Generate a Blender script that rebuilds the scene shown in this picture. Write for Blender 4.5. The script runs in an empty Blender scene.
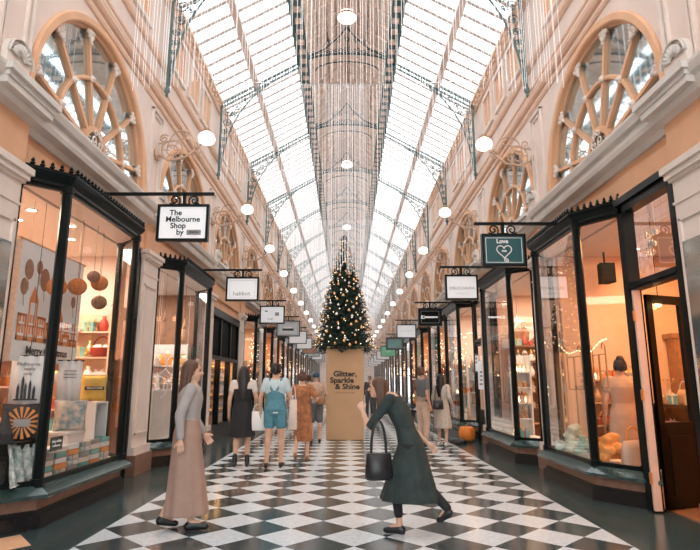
import bpy, bmesh, math, random
from math import sin, cos, pi, radians, sqrt
from mathutils import Vector, Matrix
random.seed(7)
C = bpy.context.scene.collection
ORD = ['first','second','third','fourth','fifth','sixth','seventh','eighth','ninth','tenth','eleventh','twelfth','thirteenth','fourteenth','fifteenth','sixteenth']
SIDE = {1:'right', -1:'left'}

# ------------------------------------------------------------------ materials
M = {}
def mat(name, col, rough=.5, metal=0, emis=None, es=0, noise=0, nscale=8, bump=0, bscale=40, spec=.5, col2=None, coat=0):
    m = bpy.data.materials.new(name); m.use_nodes = True
    nt = m.node_tree; b = nt.nodes['Principled BSDF']
    b.inputs['Base Color'].default_value = (*col, 1)
    b.inputs['Roughness'].default_value = rough
    b.inputs['Metallic'].default_value = metal
    b.inputs['Specular IOR Level'].default_value = spec
    if coat: b.inputs['Coat Weight'].default_value = coat; b.inputs['Coat Roughness'].default_value = .08
    if emis: b.inputs['Emission Color'].default_value = (*emis, 1); b.inputs['Emission Strength'].default_value = es
    tc = nt.nodes.new('ShaderNodeTexCoord')
    if noise or col2:
        n = nt.nodes.new('ShaderNodeTexNoise'); n.inputs['Scale'].default_value = nscale; n.inputs['Detail'].default_value = 5
        r = nt.nodes.new('ShaderNodeValToRGB')
        c2 = col2 or tuple(max(0, c*(1-noise)) for c in col)
        r.color_ramp.elements[0].color = (*c2, 1); r.color_ramp.elements[1].color = (*col, 1)
        r.color_ramp.elements[0].position = .38; r.color_ramp.elements[1].position = .62
        nt.links.new(tc.outputs['Object'], n.inputs['Vector']); nt.links.new(n.outputs['Fac'], r.inputs['Fac'])
        nt.links.new(r.outputs['Color'], b.inputs['Base Color'])
    if bump:
        n2 = nt.nodes.new('ShaderNodeTexNoise'); n2.inputs['Scale'].default_value = bscale; n2.inputs['Detail'].default_value = 6
        bp = nt.nodes.new('ShaderNodeBump'); bp.inputs['Strength'].default_value = bump; bp.inputs['Distance'].default_value = .01
        nt.links.new(tc.outputs['Object'], n2.inputs['Vector']); nt.links.new(n2.outputs['Fac'], bp.inputs['Height'])
        nt.links.new(bp.outputs['Normal'], b.inputs['Normal'])
    M[name] = m; return m
def glass(name, tint=(1,1,1), base=.08, rough=.02, gcol=(1,1,1)):
    m = bpy.data.materials.new(name); m.use_nodes = True; nt = m.node_tree; nt.nodes.clear()
    o = nt.nodes.new('ShaderNodeOutputMaterial'); t = nt.nodes.new('ShaderNodeBsdfTransparent'); g = nt.nodes.new('ShaderNodeBsdfGlossy')
    t.inputs['Color'].default_value = (*tint, 1); g.inputs['Roughness'].default_value = rough; g.inputs['Color'].default_value = (*gcol, 1)
    lw = nt.nodes.new('ShaderNodeLayerWeight'); lw.inputs['Blend'].default_value = .18
    mr = nt.nodes.new('ShaderNodeMapRange'); mr.inputs['To Min'].default_value = base; mr.inputs['To Max'].default_value = .42
    nt.links.new(lw.outputs['Fresnel'], mr.inputs['Value'])
    mx = nt.nodes.new('ShaderNodeMixShader'); nt.links.new(mr.outputs['Result'], mx.inputs['Fac'])
    nt.links.new(t.outputs[0], mx.inputs[1]); nt.links.new(g.outputs[0], mx.inputs[2]); nt.links.new(mx.outputs[0], o.inputs['Surface'])
    M[name] = m; return m
mat('wall', (.86,.70,.62), .7, noise=.06, nscale=2, bump=.1)
mat('wall_low', (.84,.66,.56), .6, noise=.06, nscale=3, bump=.1)
mat('peach', (.84,.47,.27), .6, noise=.1, nscale=3)
mat('peach_light', (.86,.60,.45), .6, noise=.08, nscale=3)
mat('cream', (.84,.72,.64), .55, noise=.06, nscale=4)
mat('cream_grey', (.74,.68,.62), .5, noise=.08, nscale=4)
mat('orange_soffit', (.80,.44,.25), .6, noise=.1, nscale=2)
mat('black', (.003,.007,.007), .3, spec=.22, noise=.3)
mat('black_matte', (.005,.006,.006), .7, spec=.12)
mat('teal_sill', (.03,.062,.058), .14, noise=.35, nscale=14, coat=.5)
mat('brown_band', (.30,.16,.11), .35, noise=.2, nscale=10)
mat('plinth', (.014,.014,.015), .25, noise=.2)
mat('green_iron', (.13,.20,.20), .5, noise=.2)
mat('green_dark', (.03,.06,.06), .5, noise=.2)
mat('rafter', (.80,.72,.69), .6, noise=.05)
mat('purlin', (.90,.76,.70), .6, noise=.12, nscale=5)
mat('lantern_boards', (.90,.68,.56), .6, noise=.18, nscale=6)
mat('gold', (.80,.50,.22), .3, metal=.8)
mat('bracket', (.62,.42,.30), .5, metal=.2)
mat('bronze', (.42,.24,.13), .4, metal=.6)
mat('lamp_white', (1,1,1), .3, emis=(1,.93,.86), es=2.2)
mat('warm_bulb', (1,.8,.5), .3, emis=(1,.72,.38), es=9)
mat('downlight', (1,1,1), .3, emis=(1,.9,.75), es=9)
mat('strand', (.9,.9,.92), .4, emis=(1,.98,.97), es=.45)
mat('kraft', (.58,.36,.20), .7, noise=.05, nscale=3)
mat('ink', (.02,.02,.02), .7)
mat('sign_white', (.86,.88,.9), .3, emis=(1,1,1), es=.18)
mat('sign_teal', (.012,.085,.092), .35)
mat('sign_grey', (.60,.64,.66), .4)
mat('sign_green', (.10,.38,.22), .4, emis=(.2,.7,.4), es=.2)
mat('sign_orange', (.62,.26,.12), .4)
mat('silver', (.75,.75,.75), .25, metal=.9)
mat('white', (.82,.82,.80), .5)
mat('offwhite', (.76,.70,.64), .6)
mat('needles', (.018,.045,.030), .7, noise=.4, nscale=10)
mat('trunk', (.12,.07,.04), .8)
mat('bauble_gold', (.85,.52,.26), .2, metal=.8)
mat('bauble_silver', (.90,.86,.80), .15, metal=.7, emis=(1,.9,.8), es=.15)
mat('fairy', (1,.9,.7), .3, emis=(1,.78,.5), es=4)
mat('fairy_white', (1,.95,.9), .3, emis=(1,.92,.8), es=5)
mat('granite', (.055,.09,.092), .16, noise=.45, nscale=60, bump=.03)
mat('skin', (.66,.40,.28), .55)
mat('skin2', (.52,.30,.20), .55)
mat('hair_black', (.012,.010,.010), .45, bump=.3, bscale=120)
mat('hair_brown', (.10,.045,.025), .5, bump=.3, bscale=120)
mat('cloth_black', (.018,.018,.02), .85)
mat('cloth_darkgreen', (.035,.052,.05), .85, noise=.3, nscale=9)
mat('cloth_cream', (.72,.62,.56), .85, noise=.08)
mat('cloth_paleblue', (.55,.68,.72), .85, noise=.08)
mat('denim', (.10,.28,.36), .85, noise=.15, nscale=20)
mat('cloth_rust', (.50,.20,.08), .85, col2=(.30,.12,.06), nscale=14)
mat('cloth_navy', (.03,.08,.13), .85)
mat('cloth_grey', (.12,.12,.125), .85)
mat('cloth_tan', (.58,.40,.30), .85, noise=.12)
mat('cloth_white', (.78,.78,.78), .85)
mat('cloth_blush', (.42,.27,.21), .85, noise=.1)
mat('cloth_smoke', (.42,.38,.36), .85, noise=.1)
mat('leather_black', (.015,.015,.017), .35)
mat('orange_bag', (.90,.25,.03), .5, noise=.15)
mat('pom_orange', (.70,.24,.07), .7, noise=.2, nscale=30, bump=.4)
mat('pom_brown', (.34,.16,.09), .6, noise=.2, nscale=30, bump=.4)
mat('shop_warm', (.84,.46,.24), .7, noise=.05)
mat('shop_peach', (.84,.58,.44), .7, noise=.05)
mat('shop_pink', (.80,.68,.62), .7, noise=.05)
mat('shop_brown', (.30,.15,.08), .7, noise=.2)
mat('shop_floor', (.34,.17,.09), .4, noise=.2)
mat('wood', (.36,.18,.09), .45, noise=.25, nscale=12)
mat('wood_light', (.62,.40,.24), .5, noise=.15, nscale=12)
mat('yellow', (.70,.46,.10), .8, noise=.1)
mat('teal', (.20,.48,.46), .7, noise=.2)
mat('mint', (.52,.66,.60), .8, noise=.2)
mat('orange', (.80,.32,.08), .7, noise=.15)
mat('red', (.48,.07,.05), .5)
mat('grey', (.35,.34,.33), .6, noise=.1)
mat('linen', (.66,.56,.47), .85, noise=.15, nscale=25)
mat('print_orange', (.74,.24,.06), .8)
mat('leaf_print', (.68,.70,.66), .9, col2=(.22,.32,.30), nscale=16)
mat('patch_print', (.72,.60,.48), .9, col2=(.20,.30,.33), nscale=11)
mat('screen', (.10,.11,.11), .3, emis=(.5,.8,.85), es=.5)
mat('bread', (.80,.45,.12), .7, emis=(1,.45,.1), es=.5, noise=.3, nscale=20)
mat('paper_star', (.90,.66,.56), .7, emis=(1,.6,.42), es=.8)
glass('pane', (1,1,1), .04)
glass('roof_pane', (1,1,1), .02)
# reflective lunette glazing
m = mat('lunette', (.74,.85,.89), .05, metal=.92, noise=.12, nscale=1.2)
mat('mirror', (.62,.64,.62), .08, metal=.8, noise=.2, nscale=2)
# checker floor: diamonds of polished black and white marble
def checker():
    m = bpy.data.materials.new('checker'); m.use_nodes = True; nt = m.node_tree; b = nt.nodes['Principled BSDF']
    tc = nt.nodes.new('ShaderNodeTexCoord'); mp = nt.nodes.new('ShaderNodeMapping')
    D = TILE; mp.inputs['Rotation'].default_value = (0,0,radians(45)); k = sqrt(2)/D; mp.inputs['Scale'].default_value = (k,k,1)
    add = nt.nodes.new('ShaderNodeVectorMath'); add.operation = 'ADD'; add.inputs[1].default_value = (-.06, TILE_PHASE, 0)
    nt.links.new(tc.outputs['Object'], add.inputs[0]); nt.links.new(add.outputs[0], mp.inputs['Vector'])
    ch = nt.nodes.new('ShaderNodeTexChecker'); ch.inputs['Scale'].default_value = 1
    # keep z away from a cell boundary
    sep = nt.nodes.new('ShaderNodeSeparateXYZ'); cmb = nt.nodes.new('ShaderNodeCombineXYZ'); cmb.inputs['Z'].default_value = .5
    nt.links.new(mp.outputs[0], sep.inputs[0]); nt.links.new(sep.outputs['X'], cmb.inputs['X']); nt.links.new(sep.outputs['Y'], cmb.inputs['Y'])
    nt.links.new(cmb.outputs[0], ch.inputs['Vector'])
    n = nt.nodes.new('ShaderNodeTexNoise'); n.inputs['Scale'].default_value = 22; n.inputs['Detail'].default_value = 7
    nt.links.new(tc.outputs['Object'], n.inputs['Vector'])
    def ramp(a, c):
        r = nt.nodes.new('ShaderNodeValToRGB'); r.color_ramp.elements[0].color = (*a,1); r.color_ramp.elements[1].color = (*c,1)
        r.color_ramp.elements[0].position = .35; r.color_ramp.elements[1].position = .65; nt.links.new(n.outputs['Fac'], r.inputs['Fac']); return r
    w = ramp((.66,.72,.76), (.80,.87,.92)); d = ramp((.036,.052,.056), (.07,.095,.10))
    nt.links.new(w.outputs[0], ch.inputs['Color1']); nt.links.new(d.outputs[0], ch.inputs['Color2'])
    nt.links.new(ch.outputs['Color'], b.inputs['Base Color']); b.inputs['Roughness'].default_value = .15
    b.inputs['Specular IOR Level'].default_value = .6
    n2 = nt.nodes.new('ShaderNodeTexNoise'); n2.inputs['Scale'].default_value = 6
    bp = nt.nodes.new('ShaderNodeBump'); bp.inputs['Strength'].default_value = .06; bp.inputs['Distance'].default_value = .01
    nt.links.new(tc.outputs['Object'], n2.inputs['Vector']); nt.links.new(n2.outputs['Fac'], bp.inputs['Height']); nt.links.new(bp.outputs[0], b.inputs['Normal'])
    M['checker'] = m
TILE, TILE_PHASE = .606, -.27
checker()

# ------------------------------------------------------------------ mesh helpers
class MB:
    def __init__(s, org=(0,0,0)): s.v=[]; s.f=[]; s.mi=[]; s.o=Vector(org); s.cur=0
    def add(s, vs, fs):
        b=len(s.v); s.v += [tuple(v) for v in vs]; s.f += [tuple(i+b for i in f) for f in fs]; s.mi += [s.cur]*len(fs)
    def box(s, x0,x1,y0,y1,z0,z1):
        vs=[(x,y,z) for x in (x0,x1) for y in (y0,y1) for z in (z0,z1)]
        s.add(vs, [(0,1,3,2),(4,6,7,5),(0,4,5,1),(2,3,7,6),(0,2,6,4),(1,5,7,3)])
    def prism(s, poly, a0, a1, axis='y'):
        n=len(poly)
        def P(p,a): return {'y':(p[0],a,p[1]),'x':(a,p[0],p[1]),'z':(p[0],p[1],a)}[axis]
        vs=[P(p,a0) for p in poly]+[P(p,a1) for p in poly]
        s.add(vs, [tuple(range(n)), tuple(range(2*n-1,n-1,-1))]+[(i,(i+1)%n,n+(i+1)%n,n+i) for i in range(n)])
    def frustum(s, p0, p1, z0, z1):
        n=len(p0); vs=[(p[0],p[1],z0) for p in p0]+[(p[0],p[1],z1) for p in p1]
        s.add(vs, [tuple(range(n)), tuple(range(2*n-1,n-1,-1))]+[(i,(i+1)%n,n+(i+1)%n,n+i) for i in range(n)])
    def tube(s, pts, r, n=6, closed=False):
        pts=[Vector(p) for p in pts]; m=len(pts); rings=[]
        rr = r if isinstance(r,(list,tuple)) else [r]*m
        up=None
        for i,p in enumerate(pts):
            if closed: t=(pts[(i+1)%m]-pts[i-1])
            else: t=(pts[min(i+1,m-1)]-pts[max(i-1,0)])
            t.normalize()
            if up is None: up=Vector((0,0,1)) if abs(t.z)<.9 else Vector((1,0,0))
            a=t.cross(up)
            if a.length<1e-4: a=t.cross(Vector((0,1,0)))
            a.normalize(); b=a.cross(t).normalized(); up=b
            rings.append([p+a*rr[i]*cos(2*pi*k/n)+b*rr[i]*sin(2*pi*k/n) for k in range(n)])
        vs=[v for R in rings for v in R]; fs=[]
        for i in range(m if closed else m-1):
            j=(i+1)%m
            fs += [(i*n+k, i*n+(k+1)%n, j*n+(k+1)%n, j*n+k) for k in range(n)]
        if not closed: fs += [tuple(range(n)), tuple(range(m*n-1,(m-1)*n-1,-1))]
        s.add(vs,fs)
    def bar(s, a, b, w, h):
        a=Vector(a); b=Vector(b); t=(b-a).normalized(); up=Vector((0,0,1)) if abs(t.z)<.95 else Vector((0,1,0))
        x=t.cross(up).normalized(); y=x.cross(t)
        vs=[p+x*i*w/2+y*j*h/2 for p in (a,b) for i,j in ((-1,-1),(1,-1),(1,1),(-1,1))]
        s.add(vs,[(0,1,2,3),(7,6,5,4),(0,4,5,1),(1,5,6,2),(2,6,7,3),(3,7,4,0)])
    def lathe(s, prof, c=(0,0,0), n=12, axis='z', sx=1, sy=1):
        c=Vector(c); vs=[]; m=len(prof)
        for r,z in prof:
            for k in range(n):
                a=2*pi*k/n; p=(r*cos(a)*sx, r*sin(a)*sy, z)
                if axis=='x': p=(z,p[0],p[1])
                if axis=='y': p=(p[0],z,p[1])
                vs.append(c+Vector(p))
        fs=[(i*n+k,i*n+(k+1)%n,(i+1)*n+(k+1)%n,(i+1)*n+k) for i in range(m-1) for k in range(n)]
        fs += [tuple(range(n)), tuple(range(m*n-1,(m-1)*n-1,-1))]
        s.add(vs,fs)
    def ell(s, c, rx, ry=None, rz=None, n=12, m=8, rot=None):
        ry=rx if ry is None else ry; rz=rx if rz is None else rz
        c=Vector(c); vs=[]; fs=[]
        for i in range(1,m):
            th=pi*i/m
            for k in range(n):
                a=2*pi*k/n; p=Vector((rx*sin(th)*cos(a), ry*sin(th)*sin(a), rz*cos(th)))
                if rot: p=rot@p
                vs.append(c+p)
        t=Vector((0,0,rz)); 
        if rot: t=rot@t
        vs += [c+t, c-t]; T=len(vs)-2
        for i in range(m-2):
            fs += [(i*n+k,(i+1)*n+k,(i+1)*n+(k+1)%n,i*n+(k+1)%n) for k in range(n)]
        fs += [(T,k,(k+1)%n) for k in range(n)] + [(T+1,(m-2)*n+(k+1)%n,(m-2)*n+k) for k in range(n)]
        s.add(vs,fs)
    def cap(s, a, b, r0, r1, n=10):
        a=Vector(a); b=Vector(b)
        s.ell(a,r0,n=n,m=7); s.ell(b,r1,n=n,m=7)
        if (b-a).length>1e-5: s.tube([a,b],[r0,r1],n)
    def loft(s, secs, n=20, wave=0, k=0, ph=0):
        # secs: (cx,cy,z,rx,ry)
        vs=[]; m=len(secs)
        for i,(cx,cy,z,rx,ry) in enumerate(secs):
            w = wave*(i/(m-1))
            for j in range(n):
                a=2*pi*j/n; q=1+w*sin(k*a+ph)
                vs.append((cx+rx*q*cos(a), cy+ry*q*sin(a), z))
        fs=[(i*n+j,i*n+(j+1)%n,(i+1)*n+(j+1)%n,(i+1)*n+j) for i in range(m-1) for j in range(n)]
        fs += [tuple(range(n)), tuple(range(m*n-1,(m-1)*n-1,-1))]
        s.add(vs,fs)
    def arcband(s, prof, cy, cz, a0, a1, n):
        # prof: closed polygon of (r, X); swept round a centre in the Y-Z plane
        m=len(prof); vs=[]
        for i in range(n+1):
            a=a0+(a1-a0)*i/n
            vs += [(x, cy+r*cos(a), cz+r*sin(a)) for r,x in prof]
        fs=[(i*m+j,i*m+(j+1)%m,(i+1)*m+(j+1)%m,(i+1)*m+j) for i in range(n) for j in range(m)]
        fs += [tuple(range(m)), tuple(range((n+1)*m-1,n*m-1,-1))]
        s.add(vs,fs)
    def mirrorx(s, about=0):
        s.v=[(2*about-x,y,z) for x,y,z in s.v]; s.f=[tuple(reversed(f)) for f in s.f]; return s
    def xf(s, mtx):
        s.v=[tuple(mtx@Vector(v)) for v in s.v]; return s
    def build(s, name, m, parent=None, smooth=False, fix=True, kind=None):
        me=bpy.data.meshes.new(name); me.from_pydata([(a-s.o.x,b-s.o.y,c-s.o.z) for a,b,c in s.v],[],s.f)
        for x in (m if isinstance(m,(list,tuple)) else [m]): me.materials.append(M[x])
        if any(s.mi):
            me.polygons.foreach_set('material_index', s.mi)
        if fix:
            bm=bmesh.new(); bm.from_mesh(me); bmesh.ops.recalc_face_normals(bm, faces=bm.faces); bm.to_mesh(me); bm.free()
        if smooth: me.polygons.foreach_set('use_smooth',[True]*len(me.polygons))
        me.update()
        o=bpy.data.objects.new(name, me); C.objects.link(o)
        if parent is not None: o.parent=parent
        else: o.location=s.o
        if kind: o['kind']=kind
        return o
def tag(o, label, cat, group=None):
    o['label']=label; o['category']=cat
    if group: o['group']=group
    return o
def thing(name, label, cat, loc=(0,0,0), group=None, kind=None, rz=0):
    o=bpy.data.objects.new(name,None); C.objects.link(o); o.location=loc; o.rotation_euler=(0,0,rz); o.empty_display_size=.1
    if kind: o['kind']=kind
    if label: tag(o,label,cat,group)
    return o
def copy_thing(r, loc=None, label=None, rz=None, group=None, scale=None):
    n=r.copy(); C.objects.link(n)
    if loc is not None: n.location=loc
    if rz is not None: n.rotation_euler=(0,0,rz)
    if label: n['label']=label
    if group: n['group']=group
    if scale: n.scale=scale
    for ch in list(r.children):
        c=ch.copy(); C.objects.link(c); c.parent=n
        for g in list(ch.children):
            d=g.copy(); C.objects.link(d); d.parent=c
    return n
def text(name, s, size, m, loc, rot, parent=None, bold=0, ext=.002, align='CENTER', sx=1, shear=0):
    cu=bpy.data.curves.new(name,'FONT'); cu.body=s; cu.size=size; cu.extrude=ext; cu.offset=bold; cu.align_x=align; cu.align_y='CENTER'; cu.shear=shear
    cu.resolution_u=3
    o=bpy.data.objects.new(name,cu); C.objects.link(o)
    bpy.context.view_layer.update()
    dg=bpy.context.evaluated_depsgraph_get(); me=bpy.data.meshes.new_from_object(o.evaluated_get(dg)); me.name=name
    bpy.data.objects.remove(o); o=bpy.data.objects.new(name,me); C.objects.link(o); me.materials.clear(); me.materials.append(M[m])
    o.location=loc; o.rotation_euler=rot; o.scale=(sx,1,1)
    if parent is not None: o.parent=parent
    return o
def spiral(mb, c, r, turns, r0, a0, d=1, plane='xz', n=14, tr=.015, side=5):
    pts=[]
    for i in range(n+1):
        t=i/n; a=a0+d*turns*2*pi*t; q=r0+(r-r0)*t
        if plane=='xz': pts.append((c[0]+q*cos(a), c[1], c[2]+q*sin(a)))
        else: pts.append((c[0], c[1]+q*cos(a), c[2]+q*sin(a)))
    mb.tube(pts, tr, side)
def struct(o): o['kind']='structure'; return o

# ------------------------------------------------------------------ layout
NM = 14                      # modules of the arcade
L = 4.15
def P(k): return 5.0+L*k     # pilaster line of module k
Y0, Y1 = -7.5, P(NM)
WCY, WCZ, WR = 7.12, 4.54, 1.66   # lunette centre and radius
WX, FX = 3.45, 3.05          # wall plane, front plane of the bays
BAYS = {-1:{}, 1:{}}
for k in range(NM):
    BAYS[-1][k] = {0:(5.73,7.75), 1:(10.0,12.1), 2:None}.get(k, (P(k)+1.05, P(k)+3.1))
    BAYS[1][k]  = {0:(7.1,8.75), 1:(10.25,12.3), 2:(15.1,17.05)}.get(k, (P(k)+1.0, P(k)+3.05))
PY = {-1:[P(k) for k in range(-2,NM+1)], 1:[P(k) if k!=1 else 9.45 for k in range(-2,NM+1)]}

# ------------------------------------------------------------------ floor
b=MB(); b.box(-6.3,-2.36,Y0,Y1,-.1,0); b.box(2.48,6.3,Y0,Y1,-.1,0); struct(b.build('floor','granite'))
b=MB(); b.box(-2.36,2.48,Y0,Y1,-.1,0); struct(b.build('floor_checker','checker'))
b=MB()
for s in (-1,1):
    x0,x1=sorted((.06+s*2.42,.06+s*2.435)); b.box(x0,x1,Y0,Y1,-.05,.0008)
struct(b.build('trim_1','granite'))
b=MB()
for yy in (5.15,3.9): b.add([(-3.35,yy,.0012),(-3.05,yy+.35,.0012),(-2.75,yy,.0012),(-3.05,yy-.35,.0012)],[(0,1,2,3)])
struct(b.build('floor_inlay','peach',fix=False))

# ------------------------------------------------------------------ walls
for s in (-1,1):
    n=SIDE[s]
    b=MB(); x0,x1=sorted((s*WX,s*(WX+.35)))
    b.box(x0,x1,Y0,Y1,3.55,4.3); b.box(x0,x1,Y0,Y1,WCZ+WR,8.72)
    edge=Y0
    for k in range(-2,NM):
        cy=WCY+L*k; ya,yb=cy-WR,cy+WR
        if ya<Y0: continue
        b.box(x0,x1,edge,ya,4.3,WCZ+WR); edge=yb; N=40
        for i in range(N):
            a,c=pi-pi*i/N,pi-pi*(i+1)/N; pa=(cy+WR*cos(a),WCZ+WR*sin(a)); pc=(cy+WR*cos(c),WCZ+WR*sin(c)); zt=WCZ+WR+.001
            b.prism([pa,pc,(pc[0],zt),(pa[0],zt)],x0,x1,'x')
    b.box(x0,x1,edge,Y1,4.3,WCZ+WR)
    struct(b.build('wall_'+n,'wall'))
    # architrave, fascia, cornice
    b=MB(); pr=[(WX+.02,3.56),(3.36,3.56),(3.36,3.66),(3.38,3.68),(3.38,3.88),(3.40,3.9),(3.40,3.98),(WX+.02,3.98)]
    b.prism([(s*x,z) for x,z in pr],Y0,Y1); struct(b.build('trim_2' if s<0 else 'trim_3','orange_soffit'))
    b=MB(); pr=[(WX+.02,3.97),(3.36,3.97),(3.33,4.03),(3.22,4.05),(3.20,4.10),(3.20,4.17),(3.15,4.19),(3.12,4.26),(3.12,4.29),(WX+.02,4.34)]
    b.prism([(s*x,z) for x,z in pr],Y0,Y1); struct(b.build('trim_4' if s<0 else 'trim_5','cream_grey'))
    # string courses and eaves
    b=MB()
    for zc,d,h in ((6.36,.05,.07),(6.50,.09,.06),(6.62,.05,.05),(6.78,.03,.04),(7.18,.08,.07),(7.28,.05,.05)):
        pr=[(WX+.02,zc-h/2),(WX-d*.6,zc-h/2),(WX-d,zc),(WX-d,zc+h/2),(WX+.02,zc+h/2)]
        b.prism([(s*x,z) for x,z in pr],Y0,Y1)
    struct(b.build('trim_6' if s<0 else 'trim_7','peach_light'))
    b=MB(); pr=[(WX+.02,8.5),(WX-.05,8.5),(WX-.08,8.56),(WX-.08,8.64),(WX-.16,8.66),(WX-.16,8.74),(WX+.02,8.74)]
    b.prism([(s*x,z) for x,z in pr],Y0,Y1)
    y=Y0
    while y<Y1-.2:
        x0,x1=sorted((s*(WX-.13),s*WX)); b.box(x0,x1,y,y+.1,8.56,8.64); y+=.25
    struct(b.build('trim_8' if s<0 else 'trim_9','peach_light'))
    # clerestory recessed panels: frame raised, orange ground
    fr=MB(); gd=MB()
    for k in range(-2,NM):
        for yc in (P(k)+1.05,P(k)+2.1,P(k)+3.15):
            x0,x1=sorted((s*(WX-.06),s*WX)); w=.33
            fr.box(x0,x1,yc-w-.08,yc-w,7.45,8.35); fr.box(x0,x1,yc+w,yc+w+.08,7.45,8.35); fr.box(x0,x1,yc-w,yc+w,8.27,8.35); fr.box(x0,x1,yc-w,yc+w,7.45,7.53)
            g0,g1=sorted((s*(WX-.012),s*WX)); gd.box(g0,g1,yc-w,yc+w,7.53,8.27)
            h0,h1=sorted((s*(WX-.04),s*WX)); fr.box(h0,h1,yc-.02,yc+.02,7.53,8.27)
    struct(fr.build('trim_10' if s<0 else 'trim_11','cream')); struct(gd.build('trim_12' if s<0 else 'trim_13','peach'))
    # spandrel panel mouldings between windows
    fr=MB()
    for k in range(-1,NM+1):
        yc=P(k)+.075
        for w,d in ((.27,.05),(.19,.035)):
            x0,x1=sorted((s*(WX-d),s*WX))
            z0,z1=4.4+(.27-w),6.2-(.27-w)
            fr.box(x0,x1,yc-w,yc-w+.035,z0,z1); fr.box(x0,x1,yc+w-.035,yc+w,z0,z1); fr.box(x0,x1,yc-w,yc+w,z1-.035,z1); fr.box(x0,x1,yc-w,yc+w,z0,z0+.035)
    struct(fr.build('trim_14' if s<0 else 'trim_15','cream'))
    # lower pilasters with capitals and bases
    for k,yc in enumerate(PY[s]):
        w=.33 if not (s==1 and abs(yc-9.45)<.01) else .24
        b=MB((s*WX,yc,0))
        def bx(xa,ya,yb,za,zb): x0,x1=sorted((s*xa,s*(WX+.1))); b.box(x0,x1,ya,yb,za,zb)
        b.cur=1; bx(3.24,yc-w-.04,yc+w+.04,0,.3); b.cur=0; bx(3.27,yc-w-.02,yc+w+.02,.3,.42)
        bx(3.33,yc-w,yc+w,.42,3.12)
        for za,zb,xa,e in ((3.16,3.185,3.315,.01),(3.40,3.43,3.30,.02),(3.43,3.49,3.27,.04),(3.49,3.56,3.24,.06)): bx(xa,yc-w-e,yc+w+e,za,zb)
        bx(3.33,yc-w,yc+w,3.12,3.16); bx(3.33,yc-w,yc+w,3.185,3.40)
        for ya,yb,za,zb in ((yc-w+.06,yc-w+.09,.6,3.0),(yc+w-.09,yc+w-.06,.6,3.0),(yc-w+.06,yc+w-.06,2.97,3.0),(yc-w+.06,yc+w-.06,.6,.63)): 
            bx(3.305,ya,yb,za,zb)
        # break-forward entablature block above
        b.cur=2; bx(3.32,yc-w,yc+w,3.56,4.06); b.cur=3
        for za,zb,xa,e in ((4.06,4.11,3.22,.03),(4.11,4.18,3.12,.07),(4.18,4.23,3.10,.08),(4.23,4.30,3.06,.11)):
            bx(xa,yc-w-e,yc+w+e,za,zb)
        struct(b.build('pilaster',['cream','brown_band','orange_soffit','cream_grey']))
    # mirror glass set in the nearest pilaster
    b=MB((s*3.31,5.0,1.2)); x0,x1=sorted((s*3.30,s*3.33)); b.box(x0,x1,4.76,5.24,1.0,2.75)
    tag(b.build('mirror_panel','mirror'),'tall mirror panel set into the cream pilaster at the near %s edge'%n,'mirror')

# ------------------------------------------------------------------ lunette windows with fan tracery
wn=0; WN2=1+sum(1 for k in range(-2,NM) if WCY+L*k-WR>=Y0)
def lunette(s):
    cy,cz,R=0,WCZ,WR; G=WX+.09
    r=thing('window',None,None,(s*WX,0,4.3),kind='structure'); O=(s*WX,0,4.3)
    b=MB(O)
    pr=[(R+.0,G+.02),(R-.05,G+.02),(R-.05,G-.03),(R-.02,G-.05),(R-.02,WX-.02),(R+.0,WX-.04),(R+.08,WX-.04),(R+.10,WX-.012),(R+.10,WX+.005),(R+.002,WX+.005)]
    prs=[(q,s*x) for q,x in pr]
    b.arcband(prs,cy,cz,0,pi,40)
    for sg in (-1,1): b.prism([(s*x,cy+sg*q) for q,x in pr],4.28,cz,'z')
    b.build('arch_surround','peach',r)
    b=MB(O); x=s*G
    pts=[(x,cy+R*cos(pi*i/36),cz+R*sin(pi*i/36)) for i in range(37)]; pts=[(x,R,4.3)]+pts+[(x,-R,4.3)]
    b.add(pts,[tuple(range(len(pts)))]); b.build('pane','lunette',r,fix=False)
    b=MB(O); g=G-.0
    b.arcband([(.94,s*g),(.94,s*(g-.04)),(.955,s*(g-.055)),(.985,s*(g-.055)),(1.0,s*(g-.04)),(1.0,s*g)],cy,cz,0,pi,28)
    b.build('ring_mullion','peach',r)
    b=MB(O)
    b.arcband([(.26,s*g),(.26,s*(g-.06)),(.34,s*(g-.06)),(.34,s*g)],cy,cz,0,pi,16); b.build('hub','peach',r)
    for a in (12,43,74,106,137,168):
        a=radians(a); b=MB(O); b.bar((s*(g-.02),cy+.33*cos(a),cz+.33*sin(a)),(s*(g-.02),cy+(R-.03)*cos(a),cz+(R-.03)*sin(a)),.05,.055); b.build('mullion','peach',r)
    b=MB(O)
    for a in (12,43,74,106,137,168):
        ar=radians(a)
        q=R-.07
        for da,dq,z in ((0,0,.055),(-.045,.0,.04),(.045,.0,.04),(0,-.09,.045),(-.03,-.06,.03),(.03,-.06,.03),(0,-.15,.025)):
            b.ell((s*(g-.055),cy+(q+dq)*cos(ar+da),cz+(q+dq)*sin(ar+da)),.03,z,z,8,6)
        b.ell((s*(g-.055),cy+.97*cos(ar),cz+.97*sin(ar)),.03,.055,.055,8,6); b.ell((s*(g-.075),cy+.97*cos(ar),cz+.97*sin(ar)),.03,.025,.025,8,6)
    b.build('rosette','cream',r,smooth=True)
    b=MB(O)
    for sg in (-1,1): spiral(b,(s*(g-.07),cy+sg*.09,cz+.12),.08,1.3,.02,0,sg,'yz',12,.014); spiral(b,(s*(g-.07),cy+sg*.06,cz+.25),.05,1.2,.02,0,-sg,'yz',10,.012)
    b.build('hub_scroll','cream',r,smooth=True)
    return r
for s in (-1,1):
    r=lunette(s)
    for k in range(-2,NM):
        if WCY+L*k-WR<Y0: continue
        wn+=1; q = r if wn in (1,WN2) else copy_thing(r)
        q.location=(s*WX,WCY+L*k,4.3); q.name='window_%d'%wn

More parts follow.
